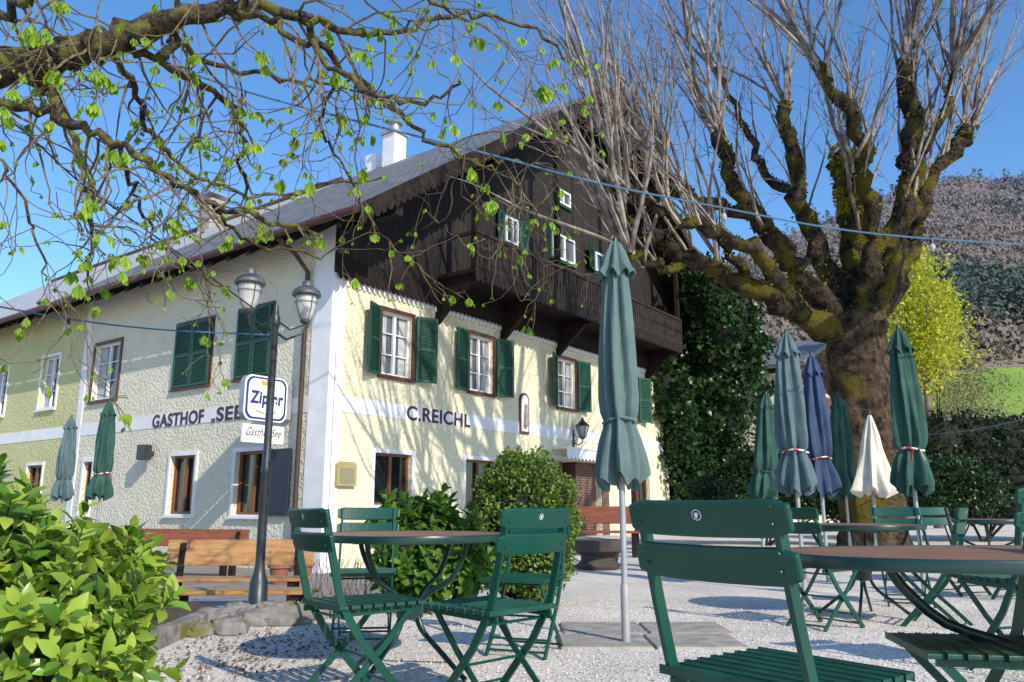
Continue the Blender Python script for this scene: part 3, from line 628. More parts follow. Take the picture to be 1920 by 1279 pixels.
for k in range(6):
    a=2*math.pi*k/6; mb.bar((s+.105*math.cos(a),.34+.105*math.sin(a),z-.2),(s+.2*math.cos(a),.34+.2*math.sin(a),z+.14),.018,.018)
mb.lathe([(.03,-.06),(.12,0)],(s,.34,z-.201),6); mb.build('lantern_frame',M['blackiron'],t)
s,z=FL(280,848,.1)
t=thing('floodlight','small black box floodlight on the shaded roughcast wall','floodlight',tuple(ML@V((s,0,z))))
mb=MB(ML); mb.box((s-.16,.12,z-.2),(s+.16,.36,z+.18)); mb.build('housing',M['blackiron'],t,bevel=.02); mb=MB(ML); mb.box((s-.05,0,z-.08),(s+.05,.12,z+.02)); mb.build('mount',M['blackiron'],t)
# ---------- projecting sign
W=C+dL*1.1; 
def SP(px,py): P=inter(px,py,W,nR); return (P-W).dot(dR),P.z
T=frame(W,dR,nR,UP)
x0=SP(457,750)[0]; x1=SP(538,750)[0]; zt=SP(497,703)[1]; zb=SP(497,793)[1]
sign=thing('hanging_sign','white beer sign with navy border projecting from the house corner above a small name board','sign',tuple(W+V((0,0,zb))))
cx=(x0+x1)/2; cz=(zt+zb)/2; hw=(x1-x0)/2; hh=(zt-zb)/2
def barrel(w,h,n=8):
    pts=[]
    cor=.28*w
    for (sx,sz,a0) in ((1,-1,-90),(1,1,0),(-1,1,90),(-1,-1,180)):
        for i in range(n+1):
            a=math.radians(a0+90*i/n); pts.append((cx+sx*(w-cor)+cor*math.cos(a),cz+sz*(h-cor)+cor*math.sin(a)))
    out=[]
    for x,z in pts:
        u=(x-cx)/w; v=(z-cz)/h; out.append((x,z+ (1-u*u)*.06*(1 if v>0 else -1)))
    return out
mb=MB(T); mb.prism(barrel(hw,hh-.06),-.16,0.0); mb.build('light_box',M['greyplastic'],sign)
mb=MB(T); mb.prism(barrel(hw*1.0,(hh-.06)),.001,.012); mb.build('face',M['signwhite'],sign)
mb=MB(T); mb.prism(barrel(hw*.93,(hh-.06)*.93),.0125,.018); mb.build('border',M['navy'],sign)
mb=MB(T); mb.prism(barrel(hw*.84,(hh-.06)*.84),.0185,.024); mb.build('inner_face',M['signwhite'],sign)
Tt=T@Matrix.Translation((0,.0245,0)); text('Zipfer',Tt,cx-hw*.76,cx+hw*.78,cz-.2,cz+.15,M['navy'],sign,bold=.03,shear=.08)
mb=MB(T)
mb.prism([(cx-.12,cz+.28),(cx+.12,cz+.28),(cx+.16,cz+.40),(cx+.07,cz+.34),(cx,cz+.43),(cx-.07,cz+.34),(cx-.16,cz+.40)],.0245,.03); mb.build('crown_emblem',M['gold'],sign)
mb=MB(T)
for k in range(-4,5): mb.prism([(cx+k*.055-.03,cz-.33+abs(k)*.012),(cx+k*.055+.02,cz-.36+abs(k)*.012),(cx+k*.055+.01,cz-.28+abs(k)*.012)],.0245,.028)
mb.build('hop_emblem',mat('hop_green',(.15,.25,.08),(.3,.28,.08),scale=20),sign)
lz1=SP(495,797)[1]; lz0=SP(495,832)[1]; lx0=SP(455,812)[0]; lx1=SP(533,812)[0]
mb=MB(T); mb.box((lx0,-.08,lz0),(lx1,.0,lz1)); lb=mb.build('name_board',M['signwhite'],sign,bevel=.02); lb['label']='small white board reading Gasthof See under the beer sign'
text('Gasthof See',T@Matrix.Translation((0,.001,0)),lx0+.08,lx1-.08,lz0+.15,lz1-.07,M['navytext'],sign,bold=.0,shear=.5,ext=.006)
mb=MB(T); mb.box((x1+.01,-.3,zb+.12),(x1+.22,-.05,zt-.15)); mb.tube([(x1-.05,-.1,zb+.2),(0,-.1,zb+.2)],.025,6); mb.tube([(x1-.05,-.1,zt-.2),(0,-.1,zt-.2)],.025,6); mb.build('mounting_box',M['greyplastic'],sign)
# ---------- street lamp
lp=atZ(482,1145,0); 
lamp=thing('street_lamp','dark iron street lamp with two bell shaped lanterns beside the flower bed','street lamp',tuple(lp))
mb=MB(); mb.lathe([(.12,0),(.12,.03),(.085,.06),(.08,.25),(.06,.3),(.05,.34),(.042,.4),(.04,1.2),(.048,1.22),(.036,1.26),(.034,2.56),(.045,2.58),(.045,2.66),(.03,2.69),(.02,2.78)],(0,0,0),14)
o=mb.build('pole',M['blackiron'],lamp,local=True,smooth=True)
for sx,sy in ((-.19,-.22),(.23,.2)):
    ZL=2.66
    mb=MB(); mb.tube([(0,0,2.52),(sx*.4,sy*.4,2.46),(sx*.9,sy*.9,2.54),(sx,sy,ZL)],[.013]*4,6); mb.tube([(0,0,2.64),(sx*.5,sy*.5,2.56),(sx*.9,sy*.9,2.62)],.009,6)
    a=mb.build('arm',M['blackiron'],lamp,local=True,smooth=True)
    k_=.88
    def K(pr): return [(r*k_,z*k_) for r,z in pr]
    mb=MB(); mb.lathe(K([(.02,-.02),(.05,-.01),(.06,.015),(.04,.02)]),(sx,sy,ZL),14); mb.lathe(K([(.15,.29),(.16,.30),(.158,.325),(.14,.36),(.09,.395),(.055,.41),(.05,.42),(.055,.44),(.055,.455),(.02,.475)]),(sx,sy,ZL),18)
    for k in range(4):
        b=math.pi/4+k*math.pi/2; mb.tube([(sx+.055*k_*math.cos(b),sy+.055*k_*math.sin(b),ZL+.015),(sx+.11*k_*math.cos(b),sy+.11*k_*math.sin(b),ZL+.14*k_),(sx+.135*k_*math.cos(b),sy+.135*k_*math.sin(b),ZL+.3*k_)],.005,4)
    mb.tube([(sx+.125*k_*math.cos(q*.3927),sy+.125*k_*math.sin(q*.3927),ZL+.22*k_) for q in range(17)],.004,4)
    l=mb.build('lantern_cap',M['lampcap'],lamp,local=True,smooth=True)
    mb=MB(); mb.lathe(K([(.03,.02),(.055,.03),(.085,.09),(.108,.18),(.118,.288)]),(sx,sy,ZL),16); mb.build('lamp_glass',M['lampglass'],l,local=True,smooth=True)
# ---------- chairs
def make_chair(label,group):
    t=thing('folding_chair',label,'chair',(0,0,0),0,group)
    A=[(-.275,.885),(-.25,.77),(-.215,.62),(-.175,.47),(-.07,.30),(.08,.13),(.19,.0)]
    B=[(.20,.435),(.05,.27),(-.12,.11),(-.23,.0)]
    for y in (-.19,.19):
        mb=MB(); mb.flatbar([(x,y,z) for x,z in A],.034,.014,(0,1,0)); mb.build('back_post',M['green'],t,local=True)
        y2=y*.9; mb=MB(); mb.flatbar([(x,y2,z) for x,z in B],.028,.01,(0,1,0)); mb.build('leg',M['green'],t,local=True)
        mb=MB(); mb.bar((-.2,y*.9,.425),(.215,y*.9,.435),.012,.028); mb.build('seat_rail',M['green'],t,local=True)
    for x,z,w in ((.155,.035,.19),(-.205,.03,.17),(.0,.22,.18),(-.13,.40,.18),(.12,.10,.19)):
        mb=MB(); mb.tube([(x,-w,z),(x,w,z)],.007,6); mb.build('stretcher',M['green'],t,local=True,smooth=True)
    mb=MB()
    for i in range(8):
        x=-.195+i*.057; mb.prism([(-.21,0),(.21,0),(.21,.016),(-.21,.016)],0,.046)
        base=len(mb.v)-8
        for j in range(base,len(mb.v)):
            a,b_,c_=mb.v[j]; mb.v[j]=(x+b_,a,.446+c_)
    mb.build('seat',M['greenseat'],t,local=True,bevel=.004)
    mb=MB()
    ang=math.atan2(.06,.25)
    for (cx_,cz_,h_) in ((-.272,.85,.09),(-.247,.742,.09)):
        Tm=Matrix.Translation((cx_,0,cz_))@Matrix.Rotation(-ang,4,'Y')
        N=10; grid=[]
        for side in (0,1):
            for i in range(N+1):
                y=-.225+.45*i/N; hh=h_/2-(.014 if i in (0,N) else 0)
                bow=-.018*(1-(y/.225)**2); 
                for zz in (-hh,hh): grid.append(Tm@V((bow+(.009 if side else -.009),y,zz)))
        fs=[]; o_=2*(N+1)
        for i in range(N):
            a=2*i; fs+=[(a,a+1,a+3,a+2),(o_+a,o_+a+2,o_+a+3,o_+a+1),(a,a+2,o_+a+2,o_+a),(a+1,o_+a+1,o_+a+3,a+3)]
        fs+=[(0,o_,o_+1,1),(2*N,2*N+1,o_+2*N+1,o_+2*N)]
        mb.add(grid,fs)
    bk=mb.build('backrest',M['green'],t,local=True,bevel=.006)
    mb=MB()
    Tm=Matrix.Translation((-.272-.0275,0,.855))@Matrix.Rotation(-ang,4,'Y')@Matrix.Rotation(-math.pi/2,4,'Y')
    mb.T=Tm; mb.lathe([(.0135,0),(.0135,.002)],(0,0,0),20,0); mb.lathe([(.0115,.002),(.0115,.0026)],(0,0,0),20,1)
    mb.add([(.006,-.004,.003),(.006,.003,.003),(.002,.006,.003),(-.004,.004,.003),(-.008,.005,.003),(-.008,-.002,.003),(-.003,-.003,.003),(.002,-.007,.003)],[tuple(range(8))],0)
    mb.build('badge',[M['signwhite'],M['blackiron']],bk,local=True)
    for y in (-.185,.185):
        for (x,z) in ((-.291,.875),(-.286,.835),(-.268,.77),(-.264,.73)):
            mb=MB()
            mb.lathe([(.006,0),(.004,.003)],(0,0,0),8); base=len(mb.v)-16
            for j in range(base,len(mb.v)):
                a,b_,c_=mb.v[j]; mb.v[j]=(x-c_,y+a,z+b_)
            mb.build('rivet',M['green'],bk,local=True)
    return t
def yaw(fx,fy): return math.atan2(fy,fx)
GL='folding chairs around the round table'; GR='folding chairs around the near right table'; GF='folding chairs at the far tables'
ch0=make_chair('green folding chair on the left front of the round table',GL)
def seat_at(px,py,f,label,group,first=False,sc=None):
    p=atZ(px,py,.45); loc=(p.x,p.y,0); 
    if first: ch0.location=loc; ch0.rotation_euler=(0,0,yaw(*f)); return
    return dup(ch0,loc,yaw(*f),label,group,sc)
c=seat_at(672,1130,(.80,.60),'',GL,True)
seat_at(925,1138,(-.72,.70),'green folding chair at the right front of the round table, back to the centre parasol',GL)
p=atY(686,1000,5.7); dup(ch0,(p.x,p.y,0),yaw(.12,-.99),'green folding chair behind the round table facing the camera',GL)
p=atY(985,1000,5.25); dup(ch0,(p.x,p.y,0),yaw(-.35,-.9),'green folding chair half hidden behind the right front chair of the round table',GL)
f=V((.79,.61)).normalized(); bc=V((.49,2.06)); p=bc+f*.27
dup(ch0,(p.x,p.y,0),yaw(*f),'large close green folding chair seen from behind in the right foreground',GR,(1,1.12,1.028))
p=atZ(1850,1215,.45); dup(ch0,(p.x,p.y,0),yaw(-.98,.15),'green folding chair cut off by the right edge of the near table',GR)
# ---------- tables
def spline(pts,k=4):
    q=[]; n=len(pts); pts=[V(p) for p in pts]
    for i in range(n-1):
        p0=pts[max(i-1,0)];p1=pts[i];p2=pts[i+1];p3=pts[min(i+2,n-1)]
        for j in range(k):
            u=j/k; q.append(.5*((2*p1)+(-p0+p2)*u+(2*p0-5*p1+4*p2-p3)*u*u+(-p0+3*p1-3*p2+p3)*u**3))
    q.append(pts[-1]); return q
def table(name,label,cx_,cy_,rx_,ry_,legr,tube,group=None,sup=None,rz=0,hz_=.75):
    t=thing(name,label,'table',(cx_,cy_,0),rz,group); n=64
    def se(a,rx,ry,p=2.0):
        c_,s_=math.cos(a),math.sin(a); return (rx*math.copysign(abs(c_)**(2/p),c_),ry*math.copysign(abs(s_)**(2/p),s_))
    p=sup or 2.0
    def ring(k,z): return [(*se(2*math.pi*i/n,rx_+k,ry_+k,p),z) for i in range(n)]
    mb=MB(); vs=ring(-.012,hz_)+ring(-.012,hz_-.02); mb.add(vs,[tuple(range(n)),tuple(range(2*n-1,n-1,-1))]+[(i,i+n,(i+1)%n+n,(i+1)%n) for i in range(n)]); mb.build('tabletop',M['tabletop'],t,local=True)
    mb=MB(); prof=[(-.012,hz_-.004),(-.008,hz_+.002),(0,hz_),(.003,hz_-.01),(.001,hz_-.036),(-.02,hz_-.038),(-.02,hz_-.022)]
    vs=[]; 
    for k,z in prof: vs+=ring(k,z)
    mb.add(vs,[(j*n+i,(j+1)*n+i,(j+1)*n+(i+1)%n,j*n+(i+1)%n) for j in range(len(prof)-1) for i in range(n)]); mb.build('rim',M['greendark'],t,local=True,smooth=True)
    for k in range(4):
        a=math.pi/4+k*math.pi/2+.25; c_,s_=math.cos(a),math.sin(a); ex=rx_/ry_
        pts=[]
        for r,z in ((legr*1.05,hz_-.04),(legr*.98,hz_-.12),(legr*.75,hz_-.24),(legr*.38,.44),(.07,.37),(.06,.31),(legr*.3,.22),(legr*.62,.13),(legr*.95,.035),(legr*1.05,.012)):
            pts.append((r*c_*ex,r*s_,z))
        mb=MB(); mb.tube(spline(pts,3),tube,8); mb.build('leg',M['greendark'],t,local=True,smooth=True)
    mb=MB(); mb.lathe([(.05,.29),(.075,.3),(.075,.38),(.05,.39)],(0,0,0),14); mb.bar((-legr*rx_/ry_*.9,0,hz_-.05),(legr*rx_/ry_*.9,0,hz_-.05),.04,.02); mb.bar((0,-legr*.9,hz_-.051),(0,legr*.9,hz_-.051),.04,.02); mb.build('leg_brace',M['greendark'],t,local=True)
    return t
p=atY(772,1000,4.6); table('round_table','round garden table with brown top and green curved legs at centre left',p.x,p.y,.52,.52,.36,.014)
table('oval_table','large garden table with brown top and thick green rim in right foreground',1.88,2.72,.97,.47,.30,.019,sup=2.6)
p=atY(1608,980,6.9); table('round_table','round garden table farther back behind the near right chair',p.x,p.y,.52,.52,.36,.013)
p=atY(1850,980,9.6); table('round_table','small far round garden table near the dark hedge',p.x,p.y,.5,.5,.36,.013)
def fc(px,Y,f,label,sc=None): p=atY(px,1000,Y); dup(ch0,(p.x,p.y,0),yaw(*f),label,GF,sc)
fc(1535,6.35,(.85,.5),'green folding chair left of the farther round table with its back to the navy parasol')
fc(1690,7.7,(-.3,-.95),'green folding chair behind the farther round table facing the camera')
fc(1735,6.4,(-.8,.6),'green folding chair right of the farther round table seen from behind')
fc(1790,8.6,(.3,-.95),'small far green folding chair facing the camera between the two far tables')
fc(1905,8.0,(-.2,.98),'green folding chair at the far table by the right picture edge')
fc(1890,4.6,(-.3,.95),'dark green folding chair with tall back at the right picture edge',(1,1,1.12))
# ---------- parasols
def parasol(px,ytop,m,label,seed,tie='self',lean=0,Y=None,cone=False,fat=1.0):
    Y=Y or 5.57*510/(950-ytop); p=atY(px,950,Y); ph=seed*1.3
    t=thing('closed_parasol',label,'parasol',(p.x,p.y,0),0,'closed parasols on the terrace'); t.rotation_euler=(0,lean,seed*.7)
    def fold(a,r,z):
        k=min(1,max(.35,(1.9-z)*1.2)) if z<1.9 else .45
        f=1+(.12+.12*k)*math.cos(8*a+ph+.7*math.sin(z*3+ph))+.12*math.cos(5*a+ph*2+z*2.2)+.07*math.cos(13*a+z*5+ph)
        return r*f*fat, z+(.04*math.cos(8*a+ph)+.03*math.cos(3*a+ph) if z<1.15 else 0)
    if cone: prof=[(.02,2.2),(.05,2.1),(.10,1.9),(.15,1.6),(.21,1.3),(.27,1.1),(.25,1.08)]
    else: prof=[(.02,2.78),(.06,2.7),(.08,2.55),(.092,2.4),(.105,2.2),(.116,2.0),(.122,1.8),(.124,1.65),(.115,1.55),(.095,1.49),(.10,1.44),(.122,1.36),(.142,1.25),(.152,1.15),(.148,1.07),(.11,1.065),(.05,1.3)]
    pr=[]
    for i in range(len(prof)-1):
        for u in (0,.5): pr.append((prof[i][0]*(1-u)+prof[i+1][0]*u,prof[i][1]*(1-u)+prof[i+1][1]*u))
    pr.append(prof[-1])
    mb=MB(); mb.lathe(pr,(0,0,0),80,0,fold); mb.build('canopy',m,t,local=True,smooth=True)
    if not cone:
        mb=MB()
        def f2(a,r,z): return r*(1+.2*math.cos(8*a+ph)), z+(.03*math.cos(8*a+ph+1) if z<2.6 else 0)
        mb.lathe([(.01,2.83),(.04,2.79),(.07,2.72),(.095,2.63),(.125,2.56),(.118,2.55),(.06,2.7)],(0,0,0),48,0,f2); mb.build('top_flounce',m,t,local=True,smooth=True)
    mb=MB(); zt=2.2 if cone else 2.8; mb.lathe([(.018,0),(.02,.04),(.01,.06)],(0,0,zt),10); mb.build('finial',M['blackiron'],t,local=True,smooth=True)
    mb=MB()
    zt=1.25 if cone else 1.49; rt=.2 if cone else .112*fat
    pts=[(rt*(1+.06*math.cos(8*a))*math.cos(a),rt*(1+.06*math.cos(8*a))*math.sin(a),zt+.015*math.sin(2*a)) for a in [2*math.pi*i/32 for i in range(33)]]
    mb.tube(pts,.011,6)
    if tie=='ribbon':
        for i in range(0,32,4): mb.tube(pts[i:i+3],.0125,6,1)
        mb.bar((-.05,-rt-.02,zt),(-.09,-rt-.03,zt-.13),.02,.006,mi=1); mb.bar((.02,-rt-.02,zt),(.06,-rt-.03,zt-.12),.02,.006,mi=0)
    mb.build('tie',[M['signwhite'],M['red']] if tie=='ribbon' else [m,m],t,local=True,smooth=True)
    mb=MB(); mb.tube([(0,0,0),(0,0,1.4)],.022,12); 
    mb.build('pole',M['galv'],t,local=True,smooth=True)
    mb=MB(); mb.lathe([(.03,0),(.03,.36),(.028,.38)],(0,0,0),12); mb.build('ground_sleeve',M['galv'],t,local=True,smooth=True)
    return t
parasol(1167,440,M['teal'],'tall closed faded teal parasol standing nearest in the centre',1)
parasol(115,785,M['greycanvas'],'closed pale blue grey parasol farthest left behind the laurel bush',2,fat=1.2)
parasol(185,757,M['greencanvas'],'closed green parasol on the left with a ribbon beside a pale blue one',3,'ribbon',fat=1.2)
parasol(1424,742,M['greencanvas'],'closed dark green parasol leaning left beside the ivy',4,'self',-.08,fat=1.35)
parasol(1497,625,M['greycanvas'],'tall closed grey green parasol with red and white ribbon left of the navy one',5,'ribbon',fat=1.2)
parasol(1543,668,M['bluecanvas'],'closed navy blue parasol tied with ribbon',6,'ribbon',fat=1.2)
parasol(1588,742,M['greencanvas'],'closed dark green parasol between the navy and the white parasols',7,fat=1.45)
parasol(1634,770,M['whitecanvas'],'small closed off white parasol in front of the big trunk',8,'self',.04,Y=11.5,cone=True)
parasol(1718,615,M['greencanvas'],'tall closed bright green parasol with red and white ribbon right of the big trunk',9,'ribbon',fat=1.15)
bp=atZ(1163,1205,0)
for i,(dx,dy) in enumerate(((-.42,-.28),(.2,-.28),(-.36,.3),(.26,.3))):
    mb=MB(); a=bp.x+dx; b=bp.y+dy; mb.box((a,b,-.05),(a+.6,b+.56,.018)); o=mb.build('paving_slab',M['concrete'],bevel=.01)
    tag(o,('front left','front right','rear left','rear right')[i]+' concrete slab under the centre parasol','paving slab','paving slabs under the centre parasol')
# ---------- benches
def bench(label,c_,L,back,m,rz=0,z=0,group=None,name='wooden_bench'):
    t=thing(name,label,'bench',(c_[0],c_[1],z),rz,group)
    mb=MB(); mb.box((-L/2,-.24,.42),(L/2,-.03,.46)); mb.box((-L/2,.0,.42),(L/2,.2,.46)); mb.build('seat',m,t,local=True,bevel=.008)
    if back:
        mb=MB(); mb.add([(-L/2,.22,.58),(L/2,.22,.58),(L/2,.26,.58),(-L/2,.26,.58),(-L/2,.29,.90),(L/2,.29,.90),(L/2,.33,.90),(-L/2,.33,.90)],[(0,3,2,1),(4,5,6,7),(0,1,5,4),(1,2,6,5),(2,3,7,6),(3,0,4,7)]); mb.build('backrest',m,t,local=True,bevel=.008)
    for x in (-L/2+.2,L/2-.2):
        mb=MB(); mb.box((x-.04,-.2,0),(x+.04,-.08,.42)); mb.box((x-.04,.08,0),(x+.04,.2,.42)); mb.box((x-.035,-.079,.3),(x+.035,.079,.4))
        if back: mb.bar((x,.18,.4),(x,.28,.86),.07,.06)
        mb.build('leg',M['darkwoodh'],t,local=True)
    return t
bench('honey coloured wooden bench with backrest behind the street lamp',(-3.45,10.2),1.85,True,M['orangewood'],.08,-.42)
bench('low backless plank bench in front of the honey coloured bench',(-2.9,8.75),1.65,False,M['orangewood'],.05,-.42)
bench('long red brown bench by the shaded wall behind the honey coloured bench',(-6.6,15.2),3.4,True,M['redwood'],-.25,-.42)
p=atY(1120,1000,15); bench('red brown bench near the entrance behind the boxwood',(p.x+.1,p.y),1.6,True,M['redwood'],-.3,0)
p=atY(1120,1000,12); t=thing('stone_trough','dark carved stone trough beneath the entrance bench','trough',(p.x,p.y,0)); mb=MB(); mb.lathe([(.3,0),(.34,.05),(.25,.12),(.25,.2),(.42,.27),(.45,.4),(.4,.42),(.3,.36)],(0,0,0),18); mb.build('basin',mat('dark_stone',(.09,.075,.065),(.05,.042,.038),rough=.9,bump=.4),t,local=True,smooth=True)
for i,(px,Y) in enumerate(((528,14.2),(572,14.6),(1143,13.2))):
    p=atY(px,1000,Y); z=gh(p.x,p.y); t=thing('flower_pot',['terracotta pot left of the house corner','terracotta pot at the foot of the white corner','terracotta pot beside the entrance bench'][i],'flower pot',(p.x,p.y,z),0,'terracotta flower pots')
    mb=MB(); mb.lathe([(.12,0),(.17,.28),(.2,.28),(.2,.34),(.17,.34),(.16,.3)],(0,0,0),16); mb.build('pot',M['terracotta'],t,local=True,smooth=True)
# ---------- flower bed
mb=MB(); a=atZ(120,1290); b=atZ(400,1165); 
vs=[];fs=[]
x0,x1,y0,y1=-5.5,-1.75,2.5,7.4
nx,ny=30,30
for j in range(ny+1):
    for i in range(nx+1):
        y=y0+(y1-y0)*j/ny; xr=a.x+(b.x-a.x)*(y-a.y)/(b.y-a.y); x=x0+(xr-x0)*i/nx
        e=min(1,(nx-i)/4,(ny-j)/3 if j>ny-3 else 1); vs.append((x,y,.02+.09*sm(e)+random.uniform(-.015,.02)))
fs=[(j*(nx+1)+i,j*(nx+1)+i+1,(j+1)*(nx+1)+i+1,(j+1)*(nx+1)+i) for j in range(ny) for i in range(nx)]
mb.add(vs,fs); tag(mb.build('flower_bed_soil',M['soil'],smooth=True),None,None,kind='structure')
d=(b-a); nk=5
for i in range(nk):
    p=a+d*(i/nk); q=a+d*((i+.97)/nk); mb=MB(); mb.bar((p.x,p.y,.03),(q.x,q.y,.03+random.uniform(-.01,.01)),.13,.16)
    tag(mb.build('kerb_stone',M['rock'],bevel=.02),'weathered kerb stone edging the laurel bed','kerb stone','kerb stones edging the laurel bed')
rk=[(395,1172,.22),(440,1150,.16),(478,1170,.24),(540,1168,.28),(430,1185,.2),(590,1158,.16),(375,1190,.15),(510,1150,.18),(620,1145,.14)]
for i,(px,py,r) in enumerate(rk):
    p=atZ(px,py); mb=MB(); blob(mb,(0,0,0),(r,r*.75,r*.42),i+20,10,7); o=mb.build('rock',M['rock'],smooth=False); o.location=(p.x,p.y,r*.14); o.rotation_euler=(0,0,i*1.3)
    tag(o,'mossy grey rock around the foot of the street lamp','rock','rocks around the street lamp foot')
# ---------- shrubs
def E(px,py,Y,rx,ry,rz): p=atY(px,py,Y); return ((p.x,p.y,p.z),(rx,ry,rz))
def laurel(name,label,ells,nshoots,m,base,L=.1,core=.62):
    root=thing(name,label,'shrub',base)
    P,d=shell(ells,nshoots,rmin=.72,rmax=1.05,lump=.16); keep=P[:,2]>.08; P=P[keep];d=d[keep]
    PP=[];DD=[];NN=[];LL=[]; st_=MB()
    for p,dd in zip(P,d):
        ax=V(dd*.75)+V((random.uniform(-.4,.4),random.uniform(-.4,.4),random.uniform(.2,.9))); ax.normalize()
        u=ax.cross(V((.3,.9,.1))).normalized(); v=ax.cross(u); ln=random.uniform(.1,.2)*L/.1
        base_=V(p)-ax*ln*1.0
        st_.tube([base_,V(p)],[.004,.002],4)
        nl=random.randint(7,10)
        for k in range(nl):
            t=k/nl; a=k*2.4+random.uniform(-.3,.3); rd=u*math.cos(a)+v*math.sin(a)
            D=(rd*(1.0-.55*t)+ax*(.35+.8*t)); N=ax*1.0-rd*.4
            q=base_+ax*ln*(.25+.75*t); PP.append(q); DD.append(D+V((0,0,-.12))); NN.append(N); LL.append(L*random.uniform(.7,1.25)*(1-.3*t))
    leafmesh('foliage',np.array(PP),np.array(DD),np.array(NN),np.array(LL),T_laurel,m,root,1.25)
    for i,(c,r) in enumerate(ells): blob(st_,c,[x*core for x in r],i)  # dark green filler blobs, coloured as the shade between the leaves
    st_.build('stems_and_shade_core',M['lcore'],root); return root
laurel('laurel_shrub','large glossy bright green laurel filling the lower left foreground',[E(20,1060,3.3,.38,.45,.28),E(160,1120,3.2,.22,.35,.22),E(30,1200,3.1,.45,.45,.36),E(190,1075,3.6,.22,.3,.18),E(-120,1040,3.4,.5,.5,.42),E(120,1220,3.1,.25,.3,.25),E(250,1080,3.5,.12,.2,.16)],640,M['laurel'],(-2.0,3.4,0),.108,.5)
laurel('laurel_shrub','spreading laurel shrub behind the round table, left of the round boxwood',[E(800,1010,7.4,.42,.4,.38),E(870,1040,7.3,.3,.3,.36),E(745,985,7.6,.28,.3,.3),E(790,1075,7.2,.4,.3,.25)],420,M['laureld'],(-.8,7.4,0),.14)
bush('boxwood_shrub','round clipped boxwood shrub in front of the entrance','shrub',[E(985,1000,7.9,.48,.48,.66),E(965,930,7.9,.33,.35,.36),E(1020,960,7.9,.3,.3,.42)],26000,.025,.045,T_small,M['box'],(.13,7.9,0),rmin=.8,core=.84,wscale=1.5)
root=thing('bare_twig_shrub','small bare twiggy shrub behind the round table','shrub',(-1.5,7.2,0)); mb=MB()
for k in range(40):
    p=V((-1.5+random.uniform(-.25,.25),7.2+random.uniform(-.2,.2),0)); dd=V((random.uniform(-.5,.5),random.uniform(-.5,.5),1)); q=p+dd*.2; mb.tube([p,q,q+dd*.2+V((random.uniform(-.1,.1),0,.05))],[.005,.004,.002],4)
mb.build('twigs',M['twigbark'],root)
def ER(px,py,o,rx,ry,rz): P=inter(px,py,C+nR*o,nR); return (tuple(P),(rx,ry,rz))
bush('ivy','dark green ivy climbing over the right end of the house wall','ivy',[ER(1255,740,.3,1.0,1.0,1.3),ER(1300,700,.5,1.2,1.2,1.5),ER(1330,790,.6,1.3,1.3,1.6),ER(1345,890,.8,1.5,1.3,1.3),ER(1385,650,1.8,1.1,1.2,1.6),ER(1390,740,1.0,1.0,1.2,1.4),ER(1265,840,.2,.8,.8,1.0),ER(1345,610,2.0,1.0,1.0,1.2),ER(1330,545,2.2,.8,.8,1.0),ER(1375,590,2.2,.8,.8,1.2),ER(1300,910,.5,1.3,1.1,1.0)],26000,.12,.24,T_ivy,M['ivy'],tuple(C+dR*17),rmin=.72,core=.78,leafname='leaves',lump=.24)
def EY(px,py,Y,r): p=atY(px,py,Y); return (tuple(p),r)
bush('clipped_hedge','long dark clipped hedge behind the far tables at right','hedge',[EY(1760+k*60,850,21,(1.0,1.0,1.0)) for k in range(7)]+[EY(1760+k*60,910,21,(1.0,1.0,.9)) for k in range(7)],24000,.09,.16,T_small,M['hedge'],tuple(atY(1850,1000,21).xy)+(0,),rmin=.8,core=.88,lump=.04)
bush('green_shrub','low green shrub in front of the dark hedge','shrub',[EY(1790,905,17,(.65,.6,.5)),EY(1840,920,17,(.5,.5,.4)),EY(1750,925,17,(.4,.5,.35))],8000,.05,.1,T_small,M['ivy'],tuple(atY(1790,1000,17).xy)+(0,),rmin=.6,core=.7)
bush('ground_ivy_shrub','dark leafy shrub at the foot of the ivy wall','shrub',[EY(1440,900,19,(1.0,.7,.7)),EY(1370,925,19,(.9,.7,.5)),EY(1520,925,19,(1.0,.7,.5)),EY(1600,935,19,(.9,.7,.5))],14000,.07,.14,T_small,M['ivy'],tuple(atY(1440,1000,19).xy)+(0,),rmin=.7,core=.8)
y=atY(1720,600,34)
r=bush('yellow_maple_tree','bright yellow green spring tree right of the big trunk','tree',[EY(1715,600,34,(1.9,1.8,2.2)),EY(1700,520,34,(1.2,1.2,1.4)),EY(1745,650,34,(1.5,1.5,1.5)),EY(1690,680,34,(1.8,1.5,1.5)),EY(1755,570,34,(1.0,1.0,1.3)),EY(1715,480,34,(.6,.6,.8))],11000,.12,.22,T_small,M['yellow'],(y.x,y.y,0),rmin=.4,core=0,leafname='crown',lump=.28)
mb=MB(); mb.tube([(y.x,y.y,0),(y.x+.1,y.y,4),(y.x,y.y,8)],[.25,.18,.06],8)
for k in range(16):
    z=2.5+k*.35; a=k*2.4; mb.tube([(y.x,y.y,z),(y.x+math.cos(a)*.9,y.y+math.sin(a)*.9,z+.8),(y.x+math.cos(a)*1.4,y.y+math.sin(a)*1.4,z+1.9)],[.06,.04,.015],5)
mb.build('trunk',M['twigbark'],r,smooth=True)
for (px,py,Y,R,lab) in ((1800,760,45,2.6,'hazy bare shrub beside the yellow green tree'),(1730,790,40,2.2,'olive budding shrub under the yellow green tree'),(1800,700,70,4,'young budding tree above the meadow'),(1905,800,30,.9,'small green bush at the right edge above the hedge')):
    bush('budding_shrub',lab,'shrub',[EY(px,py,Y,(R,R,R*.9)),EY(px+15,py+30,Y,(R,R,R*.8)),EY(px-10,py+55,Y,(R,R,R*.8))],3000,R*.04,R*.08,T_small,M['olive'],tuple(atY(px,py,Y).xy)+(0,),rmin=.3,core=0,lump=.2)
